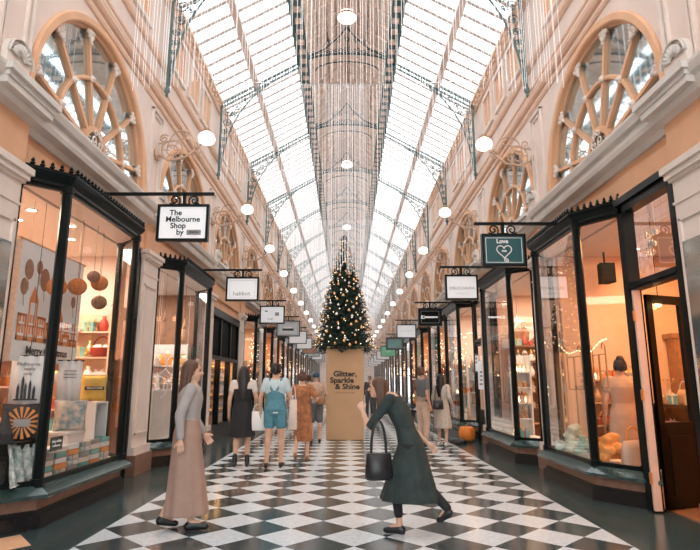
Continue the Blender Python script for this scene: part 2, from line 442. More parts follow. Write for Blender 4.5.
# scallop shell finials on the cornice
for s in (-1,1):
    for k in range(0,5):
        SY=P(k)-.27; o=(s*3.16,SY,4.29)
        t=thing('shell_ornament','scallop shell ornament on the cornice block over the %s pilaster, %s side'%(ORD[k],SIDE[s]),'ornament',o,'shell ornaments on the cornices')
        b=MB(o); x0,x1=sorted((s*3.12,s*3.18)); pts=[(SY-.18,4.30),(SY+.18,4.30),(SY+.18,4.42)]+[(SY+.18*cos(a*pi/12),4.42+.18*sin(a*pi/12)) for a in range(1,12)]+[(SY-.18,4.42)]
        b.prism(pts,x0,x1,'x'); b.build('backing','cream',t)
        b=MB(o)
        for a in range(1,10):
            an=pi*a/10; b.tube([(s*3.10,SY+.04*cos(an),4.40+.04*sin(an)),(s*3.10,SY+.145*cos(an),4.40+.145*sin(an))],[.01,.024],6)
        b.arcband([(.19,s*3.12),(.19,s*3.085),(.185,s*3.085),(.185,s*3.12)],SY,4.40,0,pi,14)
        b.build('shell','cream_grey',t,smooth=True)

# ------------------------------------------------------------------ roof
RZ0,RZ1,RX=8.74,9.95,1.27
b=MB()
y=Y0+.2
while y<Y1:
    for s in (-1,1): b.bar((s*3.42,y,RZ0),(s*RX,y,RZ1),.095,.09)
    y+=L/10
struct(b.build('ceiling_rafters','rafter'))
b=MB()
for s in (-1,1): b.add([(s*3.5,Y0,RZ0+.02),(s*RX,Y0,RZ1+.06),(s*RX,Y1,RZ1+.06),(s*3.5,Y1,RZ0+.02)],[(0,1,2,3)])
struct(b.build('ceiling_glass','roof_pane',fix=False))
b=MB()
for s in (-1,1):
    b.bar((s*2.42,Y0,9.24),(s*2.42,Y1,9.24),.15,.12)
    b.bar((s*2.42,Y0,9.18),(s*2.42,Y1,9.18),.07,.05)
    b.bar((s*3.38,Y0,8.72),(s*3.38,Y1,8.72),.12,.12)
struct(b.build('ceiling_purlin','purlin'))
b=MB()
for s in (-1,1):
    x0,x1=sorted((s*1.30,s*1.04)); b.box(x0,x1,Y0,Y1,9.90,10.06); x0,x1=sorted((s*1.34,s*1.28)); b.box(x0,x1,Y0,Y1,9.84,10.02)
struct(b.build('ceiling_ridge_beam','green_iron'))
b=MB(); y=Y0
while y<Y1-.3:
    for s in (-1,1):
        x0,x1=sorted((s*1.24,s*1.08)); b.box(x0,x1,y,y+.14,9.84,9.91)
    y+=L/10
struct(b.build('ceiling_dentil','lantern_boards'))
b=MB(); b.prism([(-1.08,10.45),(0,11.15),(1.08,10.45),(1.08,10.40),(0,11.10),(-1.08,10.40)],Y0,Y1)
y=Y0
while y<Y1:
    for s in (-1,1): b.bar((s*1.05,y,10.40),(0,y,11.08),.04,.06)
    y+=L/8
for s in (-1,1):
    for q in (.25,.5,.75): b.bar((s*q,Y0,11.06-.63*q),(s*q,Y1,11.06-.63*q),.05,.05)
struct(b.build('ceiling_lantern','lantern_boards'))
b=MB()
for s in (-1,1): b.add([(s*1.07,Y0,10.06),(s*1.07,Y0,10.42),(s*1.07,Y1,10.42),(s*1.07,Y1,10.06)],[(0,1,2,3)])
struct(b.build('ceiling_lantern_daylight_glass','roof_pane',fix=False))  # clear lantern sides, added to let daylight reach the ridge boards
# iron trusses
def truss():
    O=(0,0,6.6)
    r=thing('roof_truss','x','roof truss',O,'arched iron roof trusses with scrollwork')
    for s in (-1,1):
        b=MB(O); b.tube([(s*3.33,0,8.75),(s*3.33,0,6.78),(s*3.33,0,6.72)],[.028,.028,.05],8); b.lathe([(.004,-.16),(.03,-.12),(.02,-.08),(.055,-.03),(.05,.02),(.03,.05)],(s*3.33,0,6.72),8)
        b.build('wall_post','green_iron',r)
        b=MB(O)
        for dz in (-.05,-.17): b.bar((s*3.35,0,RZ0+dz),(s*RX,0,RZ1+dz),.06,.024)
        n=30
        for i in range(n):
            t=(i+.5)/n; x=3.35+(RX-3.35)*t; z=RZ0+(RZ1-RZ0)*t; b.bar((s*x,0,z-.05),(s*x,0,z-.18),.03,.02)
        b.build('rafter','green_iron',r)
        b=MB(O); A=Vector((3.30,0,6.8)); B=Vector((3.18,0,8.15)); Cc=Vector((2.75,0,8.8)); D=Vector((1.9,0,9.42))
        pts=[]
        for i in range(17):
            t=i/16; p=A*(1-t)**3+B*3*t*(1-t)**2+Cc*3*t*t*(1-t)+D*t**3; pts.append((s*p.x,0,p.z))
        b.tube(pts,.022,6); b.build('arch_rib','green_iron',r)
        b=MB(O)
        for cx,cz,q in ((3.16,8.47,.13),(2.93,8.62,.11),(2.72,8.80,.09),(3.17,8.18,.11),(3.22,7.92,.08),(2.53,8.95,.07),(3.25,7.70,.06),(3.0,8.40,.08),(2.36,9.07,.05),(3.27,7.5,.05),(3.29,7.3,.035),(3.30,7.12,.03)):
            for d in (1,-1): spiral(b,(s*cx+.02*d,0,cz),q,1.4,.012,radians(40 if d>0 else 210),d*s,'xz',12,.011,4)
        b.tube([(s*x,0,z) for x,z in ((3.31,6.95),(3.30,7.12),(3.29,7.3),(3.27,7.5),(3.25,7.7),(3.22,7.92),(3.17,8.18),(3.16,8.47),(3.0,8.42),(2.93,8.62),(2.72,8.8),(2.53,8.95),(2.36,9.07))],.009,4)
        for x,z in ((3.31,6.95),(3.30,7.12),(3.29,7.3),(3.27,7.5),(3.25,7.7),(3.22,7.92),(3.17,8.18),(3.16,8.47),(3.0,8.40),(2.93,8.62),(2.72,8.8),(2.53,8.95),(2.36,9.07)): b.bar((s*x-.03,0,z),(s*x+.03,0,z),.014,.014)
        b.build('scrollwork','green_iron',r)
    # centre span
    b=MB(O); pts=[(RX*cos(a),0,9.80+.38*sin(a)) for a in [pi*i/20 for i in range(21)]]
    b.tube(pts,.028,6); pts=[(.85*cos(a),0,9.66+.28*sin(a)) for a in [pi*i/16 for i in range(17)]]
    b.tube(pts,.018,5)
    for s in (-1,1): b.tube([(s*1.2,0,10.0),(s*.6,0,10.32),(s*.2,0,10.7),(0,0,11.0)],.022,5)
    for i in range(-4,5):
        x=i*.24; h=.36*(1-abs(i)/5.2)
        for d in (1,-1): spiral(b,(x+.05*d,0,10.12+h*.5),.085,1.3,.012,0,d,'xz',10,.013,4)
        if abs(i)<3: spiral(b,(x,0,10.42+h*.5),.075,1.3,.012,1,1,'xz',10,.013,4)
    b.tube([(0,0,10.15),(0,0,10.95)],.02,5)
    b.build('ridge_filigree','green_dark',r)
    return r
tr=truss()
for k in range(-3,NM-1):
    q = tr if k==-3 else copy_thing(tr)
    q.location=(0,9.3+L*k,6.6); q['label']='green iron truss with scrollwork spandrels under the glass roof, %s from the camera'%ORD[max(0,k+2)] if k>-3 else 'green iron truss with scrollwork just behind the camera'

# ridge pendant lamps
def ridge():
    O=(0,0,9.3); r=thing('pendant_lamp','x','lamp',O,'round lamps along the ridge')
    b=MB(O); b.lathe([(.02,.13),(.12,.12),(.20,.06),(.22,0),(.19,-.05),(.10,-.09),(.01,-.10)],(0,0,9.3),20); b.build('lamp_shade','lamp_white',r,smooth=True)
    b=MB(O); b.tube([(0,0,9.42),(0,0,11.06)],.012,6); b.build('rod','bronze',r)
    b=MB(O); b.arcband([(.215,-.02),(.235,-.02),(.235,.02),(.215,.02)],0,0,0,2*pi,20); b.xf(Matrix.Translation((0,0,9.3))@Matrix.Rotation(pi/2,4,'Y')); b.build('rim','bronze',r)
    return r
rl=ridge()
for i in range(6):
    q=rl if i==0 else copy_thing(rl); q.location=(0,10.75+8.3*i,9.3); q['label']='round white lamp hanging under the roof ridge, %s from the camera'%ORD[i]
# ------------------------------------------------------------------ wall lamps
def wall_lamp(s):
    y=0; zc=5.55; O=(s*WX,0,zc)
    r=thing('wall_lamp','x','lamp',O,'globe lamps on scroll brackets along the %s wall'%SIDE[s])
    b=MB(O); X=lambda x:s*x
    b.lathe([(.01,0),(.10,.0),(.12,.03),(.06,.05),(.01,.06)],(X(WX),0,zc-.1),12,'x') if s<0 else b.lathe([(.01,-.06),(.06,-.05),(.12,-.03),(.10,0),(.01,0)],(X(WX),0,zc-.1),12,'x')
    b.tube([(X(3.44),0,zc-.1),(X(3.2),0,zc-.22),(X(2.95),0,zc-.18),(X(2.75),0,zc-.02)],.022,6)
    pts=[(X(3.0-.25*cos(a)),0,zc+.02+.33*sin(a)) for a in [pi*i/12 for i in range(13)]]
    b.tube(pts,.013,5)
    b.tube([(X(2.75),0,zc-.02),(X(2.62),0,zc+.12),(X(2.55),0,zc+.22)],.016,5)
    spiral(b,(X(2.72),0,zc-.02),.10,1.4,.02,0,s,'xz',14,.014)
    spiral(b,(X(3.32),0,zc+.2),.09,1.4,.02,pi,s,'xz',14,.014)
    b.build('bracket','bracket',r,smooth=True)
    b=MB(O)
    b.tube([(X(3.16+.19*cos(a)),0,zc-.02+.19*sin(a)) for a in [2*pi*i/24 for i in range(24)]],.016,5,closed=True)
    b.tube([(X(3.16+.10*cos(a)),0,zc-.02+.10*sin(a)) for a in [2*pi*i/18 for i in range(18)]],.013,5,closed=True)
    for i in range(6):
        a=pi*i/3; b.tube([(X(3.16+.03*cos(a)),0,zc-.02+.03*sin(a)),(X(3.16+.19*cos(a)),0,zc-.02+.19*sin(a))],.009,4)
    b.tube([(X(3.42),0,zc+.1),(X(2.92),0,zc+.2)],.012,5); b.ell((X(2.9),0,zc+.2),.04,.02,.03,6,5)
    b.build('scroll_wheel','bracket',r,smooth=True)
    b=MB(O); b.lathe([(.02,.13),(.08,.12),(.135,.07),(.155,0),(.135,-.065),(.08,-.10),(.02,-.11)],(X(2.55),0,zc+.20),18); g=b.build('globe','lamp_white',r,smooth=True)
    b=MB(O); b.lathe([(.01,.21),(.05,.20),(.06,.16),(.09,.14),(.01,.135)],(X(2.55),0,zc+.20),12); b.build('cap','bronze',r,smooth=True)
    return r
for s in (-1,1):
    r=wall_lamp(s)
    for i in range(NM-1):
        q=r if i==0 else copy_thing(r); q.location=(s*WX,9.3+L*i+(.25 if s>0 else 0),5.55)
        q['label']='white globe lamp on a gilt scroll bracket, %s along the %s wall'%(ORD[i],SIDE[s])

# ------------------------------------------------------------------ curtains of light strands
def curtain(y, z, hw, sp, lenf, label, jit=.02):
    t=thing('light_curtain',label,'light curtain',(0,y,z),'curtains of light strands across the arcade')
    b=MB((0,y,z)); w=3.40
    b.tube([(-w,y,z+.10),(-w/2,y,z+.0),(0,y,z-.02),(w/2,y,z),(w,y,z+.10)],.012,5); b.build('wire','silver',t)
    b=MB((0,y,z)); x=-hw
    while x<hw:
        n=lenf(x)
        for _ in range(n[1]):
            xx=x+random.uniform(-1,1)*sp*.45; l=n[0]*random.uniform(.93,1.0); dy=random.uniform(-.12,.12)
            b.tube([(xx,y,z),(xx,y+dy*.4,z-l)],[.0034,.0034],3)
            zz=z-.1
            while zz>z-l:
                b.lathe([(.001,.009),(.0075,0),(.001,-.009)],(xx,y+dy*.4*(z-zz)/l,zz),4); zz-=random.uniform(.12,.3) if y<20 else .6
        x+=sp
    b.build('strand','strand',t,fix=False)['kind']='stuff'
curtain(7.2,8.62,3.1,.05,lambda x:(3.15,1),'curtain of white light strands hanging nearest, its tips showing beside the lunettes')
curtain(12.2,8.55,3.0,.05,lambda x:(4.75 if abs(x)<.62 else 2.6,2 if abs(x)<.42 else 1),'curtain of white light strands reaching down in front of the tree top')
for i,yy in enumerate((17.8,23.4,29.2,35,41,47)):
    curtain(yy,8.55,2.9,.07,lambda x:(2.9,1),'curtain of white light strands %s beyond the Christmas tree'%ORD[i])

# ------------------------------------------------------------------ bay shopfronts
def bay(s, ln, d=.35, name='bay_shopfront', dn=None):
    """front from y=0 to y=ln at FX; chamfers back to the wall plane"""
    O=(s*WX,ln/2,0); r=thing(name,'x','shopfront',O); dn=d if dn is None else dn
    def foot(o): # outward offset outline
        k=o*.41
        return [(s*(WX),-dn-(.40-.35)-o*1.41+0.0),(s*(FX-o),-k),(s*(FX-o),ln+k),(s*WX,ln+d+.05+o*1.41)]
    b=MB(O); b.prism(foot(.06),0,.13,'z'); b.prism(foot(.02),.13,.17,'z'); b.build('plinth','plinth',r)
    b=MB(O); b.prism(foot(.0),.17,.27,'z'); b.prism(foot(.03),.27,.29,'z'); b.build('stone_band','brown_band',r)
    b=MB(O); b.frustum(foot(.13),foot(.13),.29,.325); b.frustum(foot(.13),foot(.02),.325,.40); b.build('sill','teal_sill',r)
    F=foot(-.02); ps=[(F[1][0],F[1][1]),(F[2][0],F[2][1])]; cs=[(s*(WX-.03),F[0][1]+.06),(s*(WX-.03),F[3][1]-.06)]
    def post(x,y,w,nm):
        b=MB(O); pl=[(x+w*cos(a),y+w*sin(a)) for a in [pi/8+pi*i/4 for i in range(8)]]
        b.prism(pl,.38,3.50,'z'); q=[(x+w*1.3*cos(a),y+w*1.3*sin(a)) for a in [pi/8+pi*i/4 for i in range(8)]]
        b.prism(q,.38,.46,'z'); b.prism(q,3.42,3.50,'z'); b.build(nm,'black',r)
    for x,y in ps: post(x,y,.055,'corner_post')
    for x,y in cs: post(x,y,.045,'side_post')
    pts=[cs[0],ps[0],ps[1],cs[1]]
    for i in range(3):
        b=MB(O); a,c=pts[i],pts[i+1]; b.add([(a[0],a[1],.40),(c[0],c[1],.40),(c[0],c[1],3.48),(a[0],a[1],3.48)],[(0,1,2,3)]); b.build('pane','pane',r,fix=False)
        for z in (.42,3.46): b=MB(O); b.bar((a[0],a[1],z),(c[0],c[1],z),.04,.05); b.build('rail','black',r)
    b=MB(O); b.frustum(foot(.02),foot(.02),3.475,3.51); b.frustum(foot(.02),foot(.07),3.51,3.56); b.frustum(foot(.07),foot(.09),3.56,3.60); b.frustum(foot(.09),foot(.05),3.60,3.615)
    b.build('head_moulding','black',r)
    b=MB(O); F=foot(.07)
    for i in range(3):
        a=Vector((*F[i],0)); c=Vector((*F[i+1],0)); n=max(2,int((c-a).length/.085))
        b.bar((a.x,a.y,3.62),(c.x,c.y,3.62),.02,.025)
        for j in range(n):
            p=a+(c-a)*((j+.5)/n)
            b.lathe([(.010,0),(.012,.015),(.032,.04),(.015,.055),(.022,.07),(.004,.10)],(p.x,p.y,3.61),5)
    b.build('cresting','black',r)
    b=MB(O); F=foot(-.04); b.prism([F[0],F[1],F[2],F[3],(s*(WX+.2),F[3][1]),(s*(WX+.2),F[0][1])],.36,.405,'z'); b.build('display_deck','offwhite',r)
    b=MB(O); b.prism(F,3.46,3.475,'z'); b.build('soffit','offwhite',r)
    return r
def infill(s, y0, y1, kind, label):
    """flush glazed black timber front between a bay and a pilaster"""
    if y1-y0<.12: return
    O=(s*3.42,(y0+y1)/2,0); r=thing('shop_door',label,'shop door',O)
    b=MB(O); X0,X1=sorted((s*3.38,s*3.46)); w=min(.07,(y1-y0)/4)
    b.box(X0,X1,y0,y0+w,0,3.55); b.box(X0,X1,y1-w,y1,0,3.55); b.box(X0,X1,y0+w,y1-w,3.42,3.55); b.box(X0,X1,y0+w,y1-w,2.42,2.52)
    b.build('frame','black',r)
    b=MB(O); m0,m1=y0+w,y1-w; X0,X1=sorted((s*3.40,s*3.44)); q=min(.07,(m1-m0)/4)
    b.box(X0,X1,m0,m0+q,.02,2.42); b.box(X0,X1,m1-q,m1,.02,2.42); b.box(X0,X1,m0+q,m1-q,2.34,2.42); b.box(X0,X1,m0+q,m1-q,.02,.75)
    lf=b.build('door_leaf','black',r)
    b=MB(O); X=s*3.42; b.add([(X,m0+q,.75),(X,m1-q,.75),(X,m1-q,2.34),(X,m0+q,2.34)],[(0,1,2,3)]); b.build('door_pane','pane',r,fix=False)
    b=MB(O); b.add([(X,m0,2.52),(X,m1,2.52),(X,m1,3.42),(X,m0,3.42)],[(0,1,2,3)]); b.build('transom_pane','pane',r,fix=False)
    b=MB(O); b.tube([(s*3.38,m0+q*.5,1.0),(s*3.35,m0+q*.5,1.02),(s*3.35,m0+q*.5,1.22),(s*3.38,m0+q*.5,1.24)],.01,5); b.build('handle','gold',r)
protos={}
for s in (-1,1):
    for k in range(NM):
        bb=BAYS[s][k]; n=SIDE[s]
        if bb is None: continue
        y0,y1=bb; ln=round(y1-y0,2); key=(s,ln)
        near={(-1,0):'black framed bay window with cushions, towels and orange lanterns behind the glass',(-1,1):'black framed bay window with a pale interior behind the blush coated person',
              (1,0):'black framed bay window with orange flowers and mint fabric inside',(1,1):'black framed bay window with paper stars and figurine shelves inside',
              (1,2):'black framed bay window lit by fairy lights beside the orange bundle'}.get((s,k),'black framed glazed bay window, %s shopfront along the %s side'%(ORD[k],n))
        if key not in protos: r=bay(s,ln,dn=.55 if (s,k)==(1,0) else None); protos[key]=r
        else: r=copy_thing(protos[key])
        r.location=(s*WX,y0+ln/2,0); r['label']=near; r['group']='bay shopfronts along the arcade'
        # infill fronts to the pilasters either side
        py=PY[s]; lo=max([p for p in py if p<y0])+(.33); hi=min([p for p in py if p>y1]); hi-=.24 if (s==1 and abs(hi-9.45)<.01) else .33
        lo = P(k)+.33 if not (s==1 and k==1) else 9.69
        if not (s==1 and k==0): infill(s,lo+.01,y0-.43,'',"narrow black framed glazed front before the %s bay window, %s side"%(ORD[k],n))
        infill(s,y1+.43,hi-.01,'',"narrow black framed glazed front after the %s bay window, %s side"%(ORD[k],n))

# ------------------------------------------------------------------ shop rooms behind
KC={-1:{0:'shop_peach',1:'shop_pink',2:'shop_brown'},1:{0:'shop_warm',1:'shop_peach',2:'shop_peach'}}
gen=['shop_peach','shop_warm','shop_brown','shop_pink','shop_warm']
def area(name,loc,sx,sy,e,col,rot=(0,0,0)):
    l=bpy.data.lights.new(name,'AREA'); l.shape='RECTANGLE'; l.size=sx; l.size_y=sy; l.energy=e; l.color=col
    o=bpy.data.objects.new(name,l); C.objects.link(o); o.location=loc; o.rotation_euler=rot; return o
for s in (-1,1):
    n=SIDE[s]
    for k in range(-2,NM):
        ya,yb=P(k),P(k+1); c=KC[s].get(k,gen[k%5]); 
        b=MB(); x0,x1=sorted((s*6.1,s*6.2)); b.box(x0,x1,ya+.05,yb-.05,0,3.6); struct(b.build('wall_shop_back_'+n,c))
        b=MB(); x0,x1=sorted((s*(WX+.12),s*6.1)); b.box(x0,x1,ya-.05,ya+.05,0,3.6); struct(b.build('wall_partition_'+n,KC[s].get(k,c)))
        b=MB(); b.box(x0,x1,ya+.05,yb-.05,.0,.012); struct(b.build('floor_shop_'+n,'shop_floor'))
        b=MB(); b.box(x0,x1,ya+.05,yb-.05,3.5,3.6); struct(b.build('ceiling_shop_'+n,'offwhite'))
        warm={'shop_warm':(1,.52,.22),'shop_peach':(1,.74,.54),'shop_brown':(1,.55,.25),'shop_pink':(1,.90,.82)}[c]
        e={(-1,0):150,(-1,1):105,(-1,2):40,(1,0):120,(1,1):110,(1,2):110}.get((s,k),75)
        if k>=0: area('shop_light',(s*4.5,(ya+yb)/2,3.47),1.4,2.6,e,warm)
# downlights in ceilings
def downlights(s,pts,lab,z=3.495):
    for i,(x,y) in enumerate(pts):
        O=(s*x,y,z); t=thing('downlight',lab%ORD[i],'downlight',O,'recessed downlights in the shop ceilings')
        b=MB(O); b.lathe([(.055,0),(.055,-.008),(.01,-.010)],(s*x,y,z),14); b.build('lens','downlight',t)
        b=MB(O); b.arcband([(.055,0),(.08,0),(.08,-.012),(.055,-.012)],0,0,0,2*pi,18); b.xf(Matrix.Translation(O)@Matrix.Rotation(-pi/2,4,'Y')); b.build('ring','white',t)
downlights(-1,[(4.6,6.2),(4.3,6.9),(3.9,6.5),(3.75,7.2),(4.1,7.9),(5.1,7.4),(5.4,6.4)],'round recessed downlight, %s in the nearest left shop ceiling')
downlights(-1,[(4.0,10.6),(4.4,11.4),(5.0,10.9),(5.0,12.2)],'round recessed downlight, %s in the pale second left shop ceiling')
downlights(1,[(4.0,7.7),(4.6,8.5),(5.2,7.2)],'round recessed downlight, %s in the orange lit right shop ceiling')

# ------------------------------------------------------------------ near right shop entrance (flush, with open door)
O=(3.42,6.0,0); r=thing('shop_entrance','tall black timber shop entrance frame with transom glass on the near right','shopfront',O)
b=MB(O); ya,yb=5.36,6.50
b.box(3.34,3.48,ya,ya+.09,0,3.56); b.box(3.34,3.48,yb-.10,yb,0,3.56); b.box(3.34,3.48,ya,yb,3.42,3.58); b.box(3.30,3.36,ya-.02,yb+.02,3.52,3.60)
b.box(3.35,3.48,ya+.09,yb-.10,2.46,2.56); b.box(3.33,3.35,ya+.09,yb-.10,2.49,2.53); b.build('frame','black',r)
b=MB(O); b.add([(3.41,ya+.09,2.56),(3.41,yb-.1,2.56),(3.41,yb-.1,3.42),(3.41,ya+.09,3.42)],[(0,1,2,3)]); b.build('transom_pane','pane',r,fix=False)
b=MB(O); b.box(3.36,3.44,yb-.14,yb-.10,.02,2.46); b.build('door_stop','peach_light',r)
b=MB(O); [b.box(3.335,3.36,yb-.15,yb-.12,z,z+.12) for z in (.3,1.2,2.1)]; b.build('hinge','gold',r)
t=text('lettering','Love\nMe',.12,'silver',(-.02,-.05,2.98),(radians(90),0,radians(-90)),r,bold=.004)
b=MB(O); spiral(b,(3.40,5.95,2.83),.07,1.4,.01,0,1,'yz',14,.006); spiral(b,(3.40,6.05,2.83),.07,1.4,.01,pi,-1,'yz',14,.006); b.build('etched_scroll','silver',r)
# open door leaf, hinged on the far jamb and swung into the shop
O=(3.44,6.50,0); r=thing('door','black timber door with tall glass pane standing open into the near right shop','door',O,rz=radians(0))
mx=Matrix.Translation((3.52,6.42,0))@Matrix.Rotation(radians(112),4,'Z')
w=.62
def D(f):
    b=MB(O); f(b); b.xf(mx); return b
D(lambda b:(b.box(-.02,.02,-w,-w+.09,.02,2.42),b.box(-.02,.02,-.09,0,.02,2.42),b.box(-.02,.02,-w,0,2.32,2.42),b.box(-.02,.02,-w,0,.02,.95),b.box(-.03,.03,-w+.12,-.12,.15,.80))).build('door_leaf','black',r)
D(lambda b:b.add([(0,-w+.09,.95),(0,-.09,.95),(0,-.09,2.32),(0,-w+.09,2.32)],[(0,1,2,3)])).build('door_pane','pane',r,fix=False)
D(lambda b:b.tube([(-.03,-w+.05,1.0),(-.07,-w+.05,1.03),(-.07,-w+.05,1.25),(-.03,-w+.05,1.28)],.012,6)).build('handle','gold',r)

# left module 2: flat dark front with display of bread
O=(-3.42,15.4,0); r=thing('shop_entrance','dark timber flush shopfront with black upper panel, third on the left','shopfront',O)
b=MB(O); ya,yb=13.64,17.10
for y in (ya,14.7,15.9,yb-.1): b.box(-3.50,-3.36,y,y+.1,0,3.2)
b.box(-3.50,-3.34,ya,yb,3.1,3.3); b.box(-3.50,-3.36,ya,yb,2.0,2.1); b.box(-3.50,-3.36,ya,yb,0,.35); b.build('frame','black',r)
b=MB(O); b.box(-3.47,-3.42,ya+.1,yb-.1,2.1,3.1); b.build('upper_panel','black_matte',r)
b=MB(O); b.add([(-3.43,ya,.35),(-3.43,yb,.35),(-3.43,yb,2.0),(-3.43,ya,2.0)],[(0,1,2,3)]); b.build('pane','pane',r,fix=False)
b=MB(O); b.box(-3.50,-3.42,ya,yb,3.3,3.56); b.build('fascia','peach',r)

# ------------------------------------------------------------------ hanging signs
def sign(s,y,zc,w,h,face,label,letters,xc=2.2,fc='black',bar=(3.30,1.80)):
    O=(s*xc,y,zc); r=thing('hanging_sign',label,'sign',O,'projecting hanging shop signs')
    b=MB(O); zb=zc+h/2+.19; x0,x1=sorted((s*bar[0],s*bar[1])); b.box(x0,x1,y-.018,y+.018,zb-.02,zb+.02)
    b.tube([(s*3.44,y,zb+.02),(s*3.25,y,zb)],.02,6); b.build('bar','black',r)
    b=MB(O); b.box(s*xc-.022,s*xc+.022,y-.018,y+.018,zc+h/2+.02,zb); b.box(s*xc-.08,s*xc+.08,y-.02,y+.02,zc+h/2+.02,zc+h/2+.05)
    for d in (-1,1):
        spiral(b,(s*xc+d*.13,y,zc+h/2+.10),.075,1.35,.015,pi/2,d,'xz',16,.011); b.tube([(s*xc+d*.02,y,zc+h/2+.04),(s*xc+d*.10,y,zc+h/2+.03),(s*xc+d*.20,y,zc+h/2+.06)],.01,5)
    b.build('scroll','black',r)
    b=MB(O); t=.035
    for xa,xb,za,zz in ((-w/2-t,w/2+t,h/2,h/2+t),(-w/2-t,w/2+t,-h/2-t,-h/2),(-w/2-t,-w/2,-h/2,h/2),(w/2,w/2+t,-h/2,h/2)): b.box(s*xc+xa,s*xc+xb,y-.04,y+.04,zc+za,zc+zz)
    b.build('frame',fc,r)
    b=MB(O); b.box(s*xc-w/2,s*xc+w/2,y-.025,y+.025,zc-h/2,zc+h/2); b.build('board',face,r)
    for item in letters:
        if item[0]=='t': _,st,sz,dx,dz,m,bo=item; text('lettering',st,sz,m,(dx,-.03,dz),(pi/2,0,0),r,bold=bo)
        elif item[0]=='f':
            _,fw,fh,m=item; b=MB(O); t=.008
            for xa,xb,za,zz in ((-fw,fw,fh-t,fh),(-fw,fw,-fh,-fh+t),(-fw,-fw+t,-fh,fh),(fw-t,fw,-fh,fh)): b.box(s*xc+xa,s*xc+xb,y-.029,y-.025,zc+za,zc+zz)
            b.build('border',m,r)
        elif item[0]=='r':
            _,xa,xb,za,zz,m=item; b=MB(O); b.box(s*xc+xa,s*xc+xb,y-.031,y-.025,zc+za,zc+zz); b.build('emblem',m,r)
        elif item[0]=='heart':
            b=MB(O); pts=[]
            for i in range(28):
                a=2*pi*i/28; pts.append((s*xc+.0065*16*sin(a)**3, y-.03, zc-.015+.0065*(13*cos(a)-5*cos(2*a)-2*cos(3*a)-cos(4*a))))
            b.tube(pts,.008,5,closed=True); spiral(b,(s*xc+.02,y-.03,zc-.15),.035,1.4,.008,pi/2,-1,'xz',12,.007); b.build('emblem','white',r)
    return r
T=lambda st,sz,dx,dz,m='ink',bo=.0:('t',st,sz,dx,dz,m,bo)
sign(-1,7.1,3.50,.62,.44,'sign_white','white sign with black frame reading The Melbourne Shop by, nearest on the left',
     [T('The',.105,-.10,.135,'ink',.002),T('Melbourne',.105,.0,.045,'ink',.002),T('Shop',.105,-.06,-.045,'ink',.002),T('by',.105,-.03,-.135,'ink',.002),
      ('r',.06,.25,-.17,-.10,'grey'),('r',.075,.235,-.158,-.112,'sign_white'),('r',.09,.22,-.148,-.122,'grey')])
sign(-1,11.4,3.34,.62,.44,'sign_white','white sign reading habbot, second along the left side',[T('habbot.',.13,0,-.10,'grey'),('f',.27,.18,'sign_grey')])
sign(-1,16.1,3.38,.66,.46,'sign_white','white sign with a small tilted dark emblem, third along the left side',[('r',-.22,-.14,.09,.12,'ink'),T('haigh',.09,-.05,-.12,'grey'),('r',.08,.2,-.03,.07,'grey')])
sign(-1,20.6,3.42,.80,.52,'sign_grey','grey sign with a dark frame and pale drawing, fourth along the left side',[('f',.36,.22,'ink'),('r',-.22,.2,-.08,.0,'ink'),('r',-.16,.14,.0,.07,'white')])
for i,(yy,f) in enumerate(((24.6,'sign_white'),(28.4,'sign_white'),(32.5,'sign_orange'),(36.5,'sign_grey'),(41,'sign_white'),(45,'sign_grey'))):
    sign(-1,yy,3.42,.74,.5,f,'%s hanging sign with a dark frame, %s along the left side'%({'sign_white':'white','sign_orange':'orange brown','sign_grey':'grey'}[f],ORD[4+i]),[('f',.32,.2,'sign_grey')])
sign(1,7.5,3.22,.55,.40,'sign_teal','dark teal sign with white heart emblem reading Love me, nearest on the right',
     [T('Love',.085,-.02,.125,'white',.003),('heart',),T('me',.055,0,-.01,'white',.002),('f',.255,.18,'white')])
sign(1,10.4,3.20,.56,.42,'sign_white','white sign reading Obuchawa, second along the right side',[T('OBUCHAWA',.085,0,-.02,'grey'),T('of Melbourne',.045,0,-.12,'sign_grey'),T('x',.05,0,.10,'sign_grey')])
sign(1,14.5,3.12,.56,.40,'black_matte','black sign with a silver bar emblem, third along the right side',[('r',-.2,.2,-.03,.02,'silver'),('r',-.24,-.14,-.05,.04,'silver'),('f',.24,.16,'grey')])
sign(1,20.4,3.30,.66,.44,'sign_white','white sign with faint lettering, fourth along the right side',[T('WITNESS',.11,0,0,'sign_grey')])
sign(1,25.4,3.20,.74,.5,'sign_teal','grey teal sign, fifth along the right side',[('f',.32,.2,'sign_grey'),('r',-.3,.3,-.18,.18,'teal')])
sign(1,29.6,3.10,.74,.5,'sign_green','bright green sign, sixth along the right side',[T('cafe',.16,0,0,'white')])
for i,yy in enumerate((33.8,38,42.2,46.4)):
    sign(1,yy,3.10,.74,.46,'sign_white','white hanging sign, %s along the right side'%ORD[6+i],[('f',.32,.2,'sign_grey')])
HAZE=.015
# ------------------------------------------------------------------ Christmas tree on its kraft box
BX0,BX1,BYF,BYB,BZ=-.53,.43,14.30,15.2,2.34
TX,TY=(BX0+BX1)/2-.02,14.75
O=((BX0+BX1)/2,14.75,0); r=thing('tree_plinth','tall kraft brown box plinth reading Glitter Sparkle & Shine under the Christmas tree','plinth',O)
b=MB(O); b.box(BX0,BX1,BYF,BYB,0,BZ); o=b.build('box','kraft',r)
bv=o.modifiers.new('b','BEVEL'); bv.width=.012; bv.segments=2
for st,sz,dx,dz in (('Glitter,',.19,.0,1.63),('Sparkle',.19,-.08,1.47),('& Shine',.19,.06,1.31)):
    text('lettering',st,sz,'ink',(dx,-.45-.004,dz),(pi/2,0,0),r,bold=.0065,sx=1.08)
text('lettering','AT THE ROYAL ARCADE',.045,'ink',(0,-.454,1.16),(pi/2,0,0),r)
O=(TX,TY,BZ); r=thing('christmas_tree','tall dark green Christmas tree standing on the kraft box','christmas tree',O)
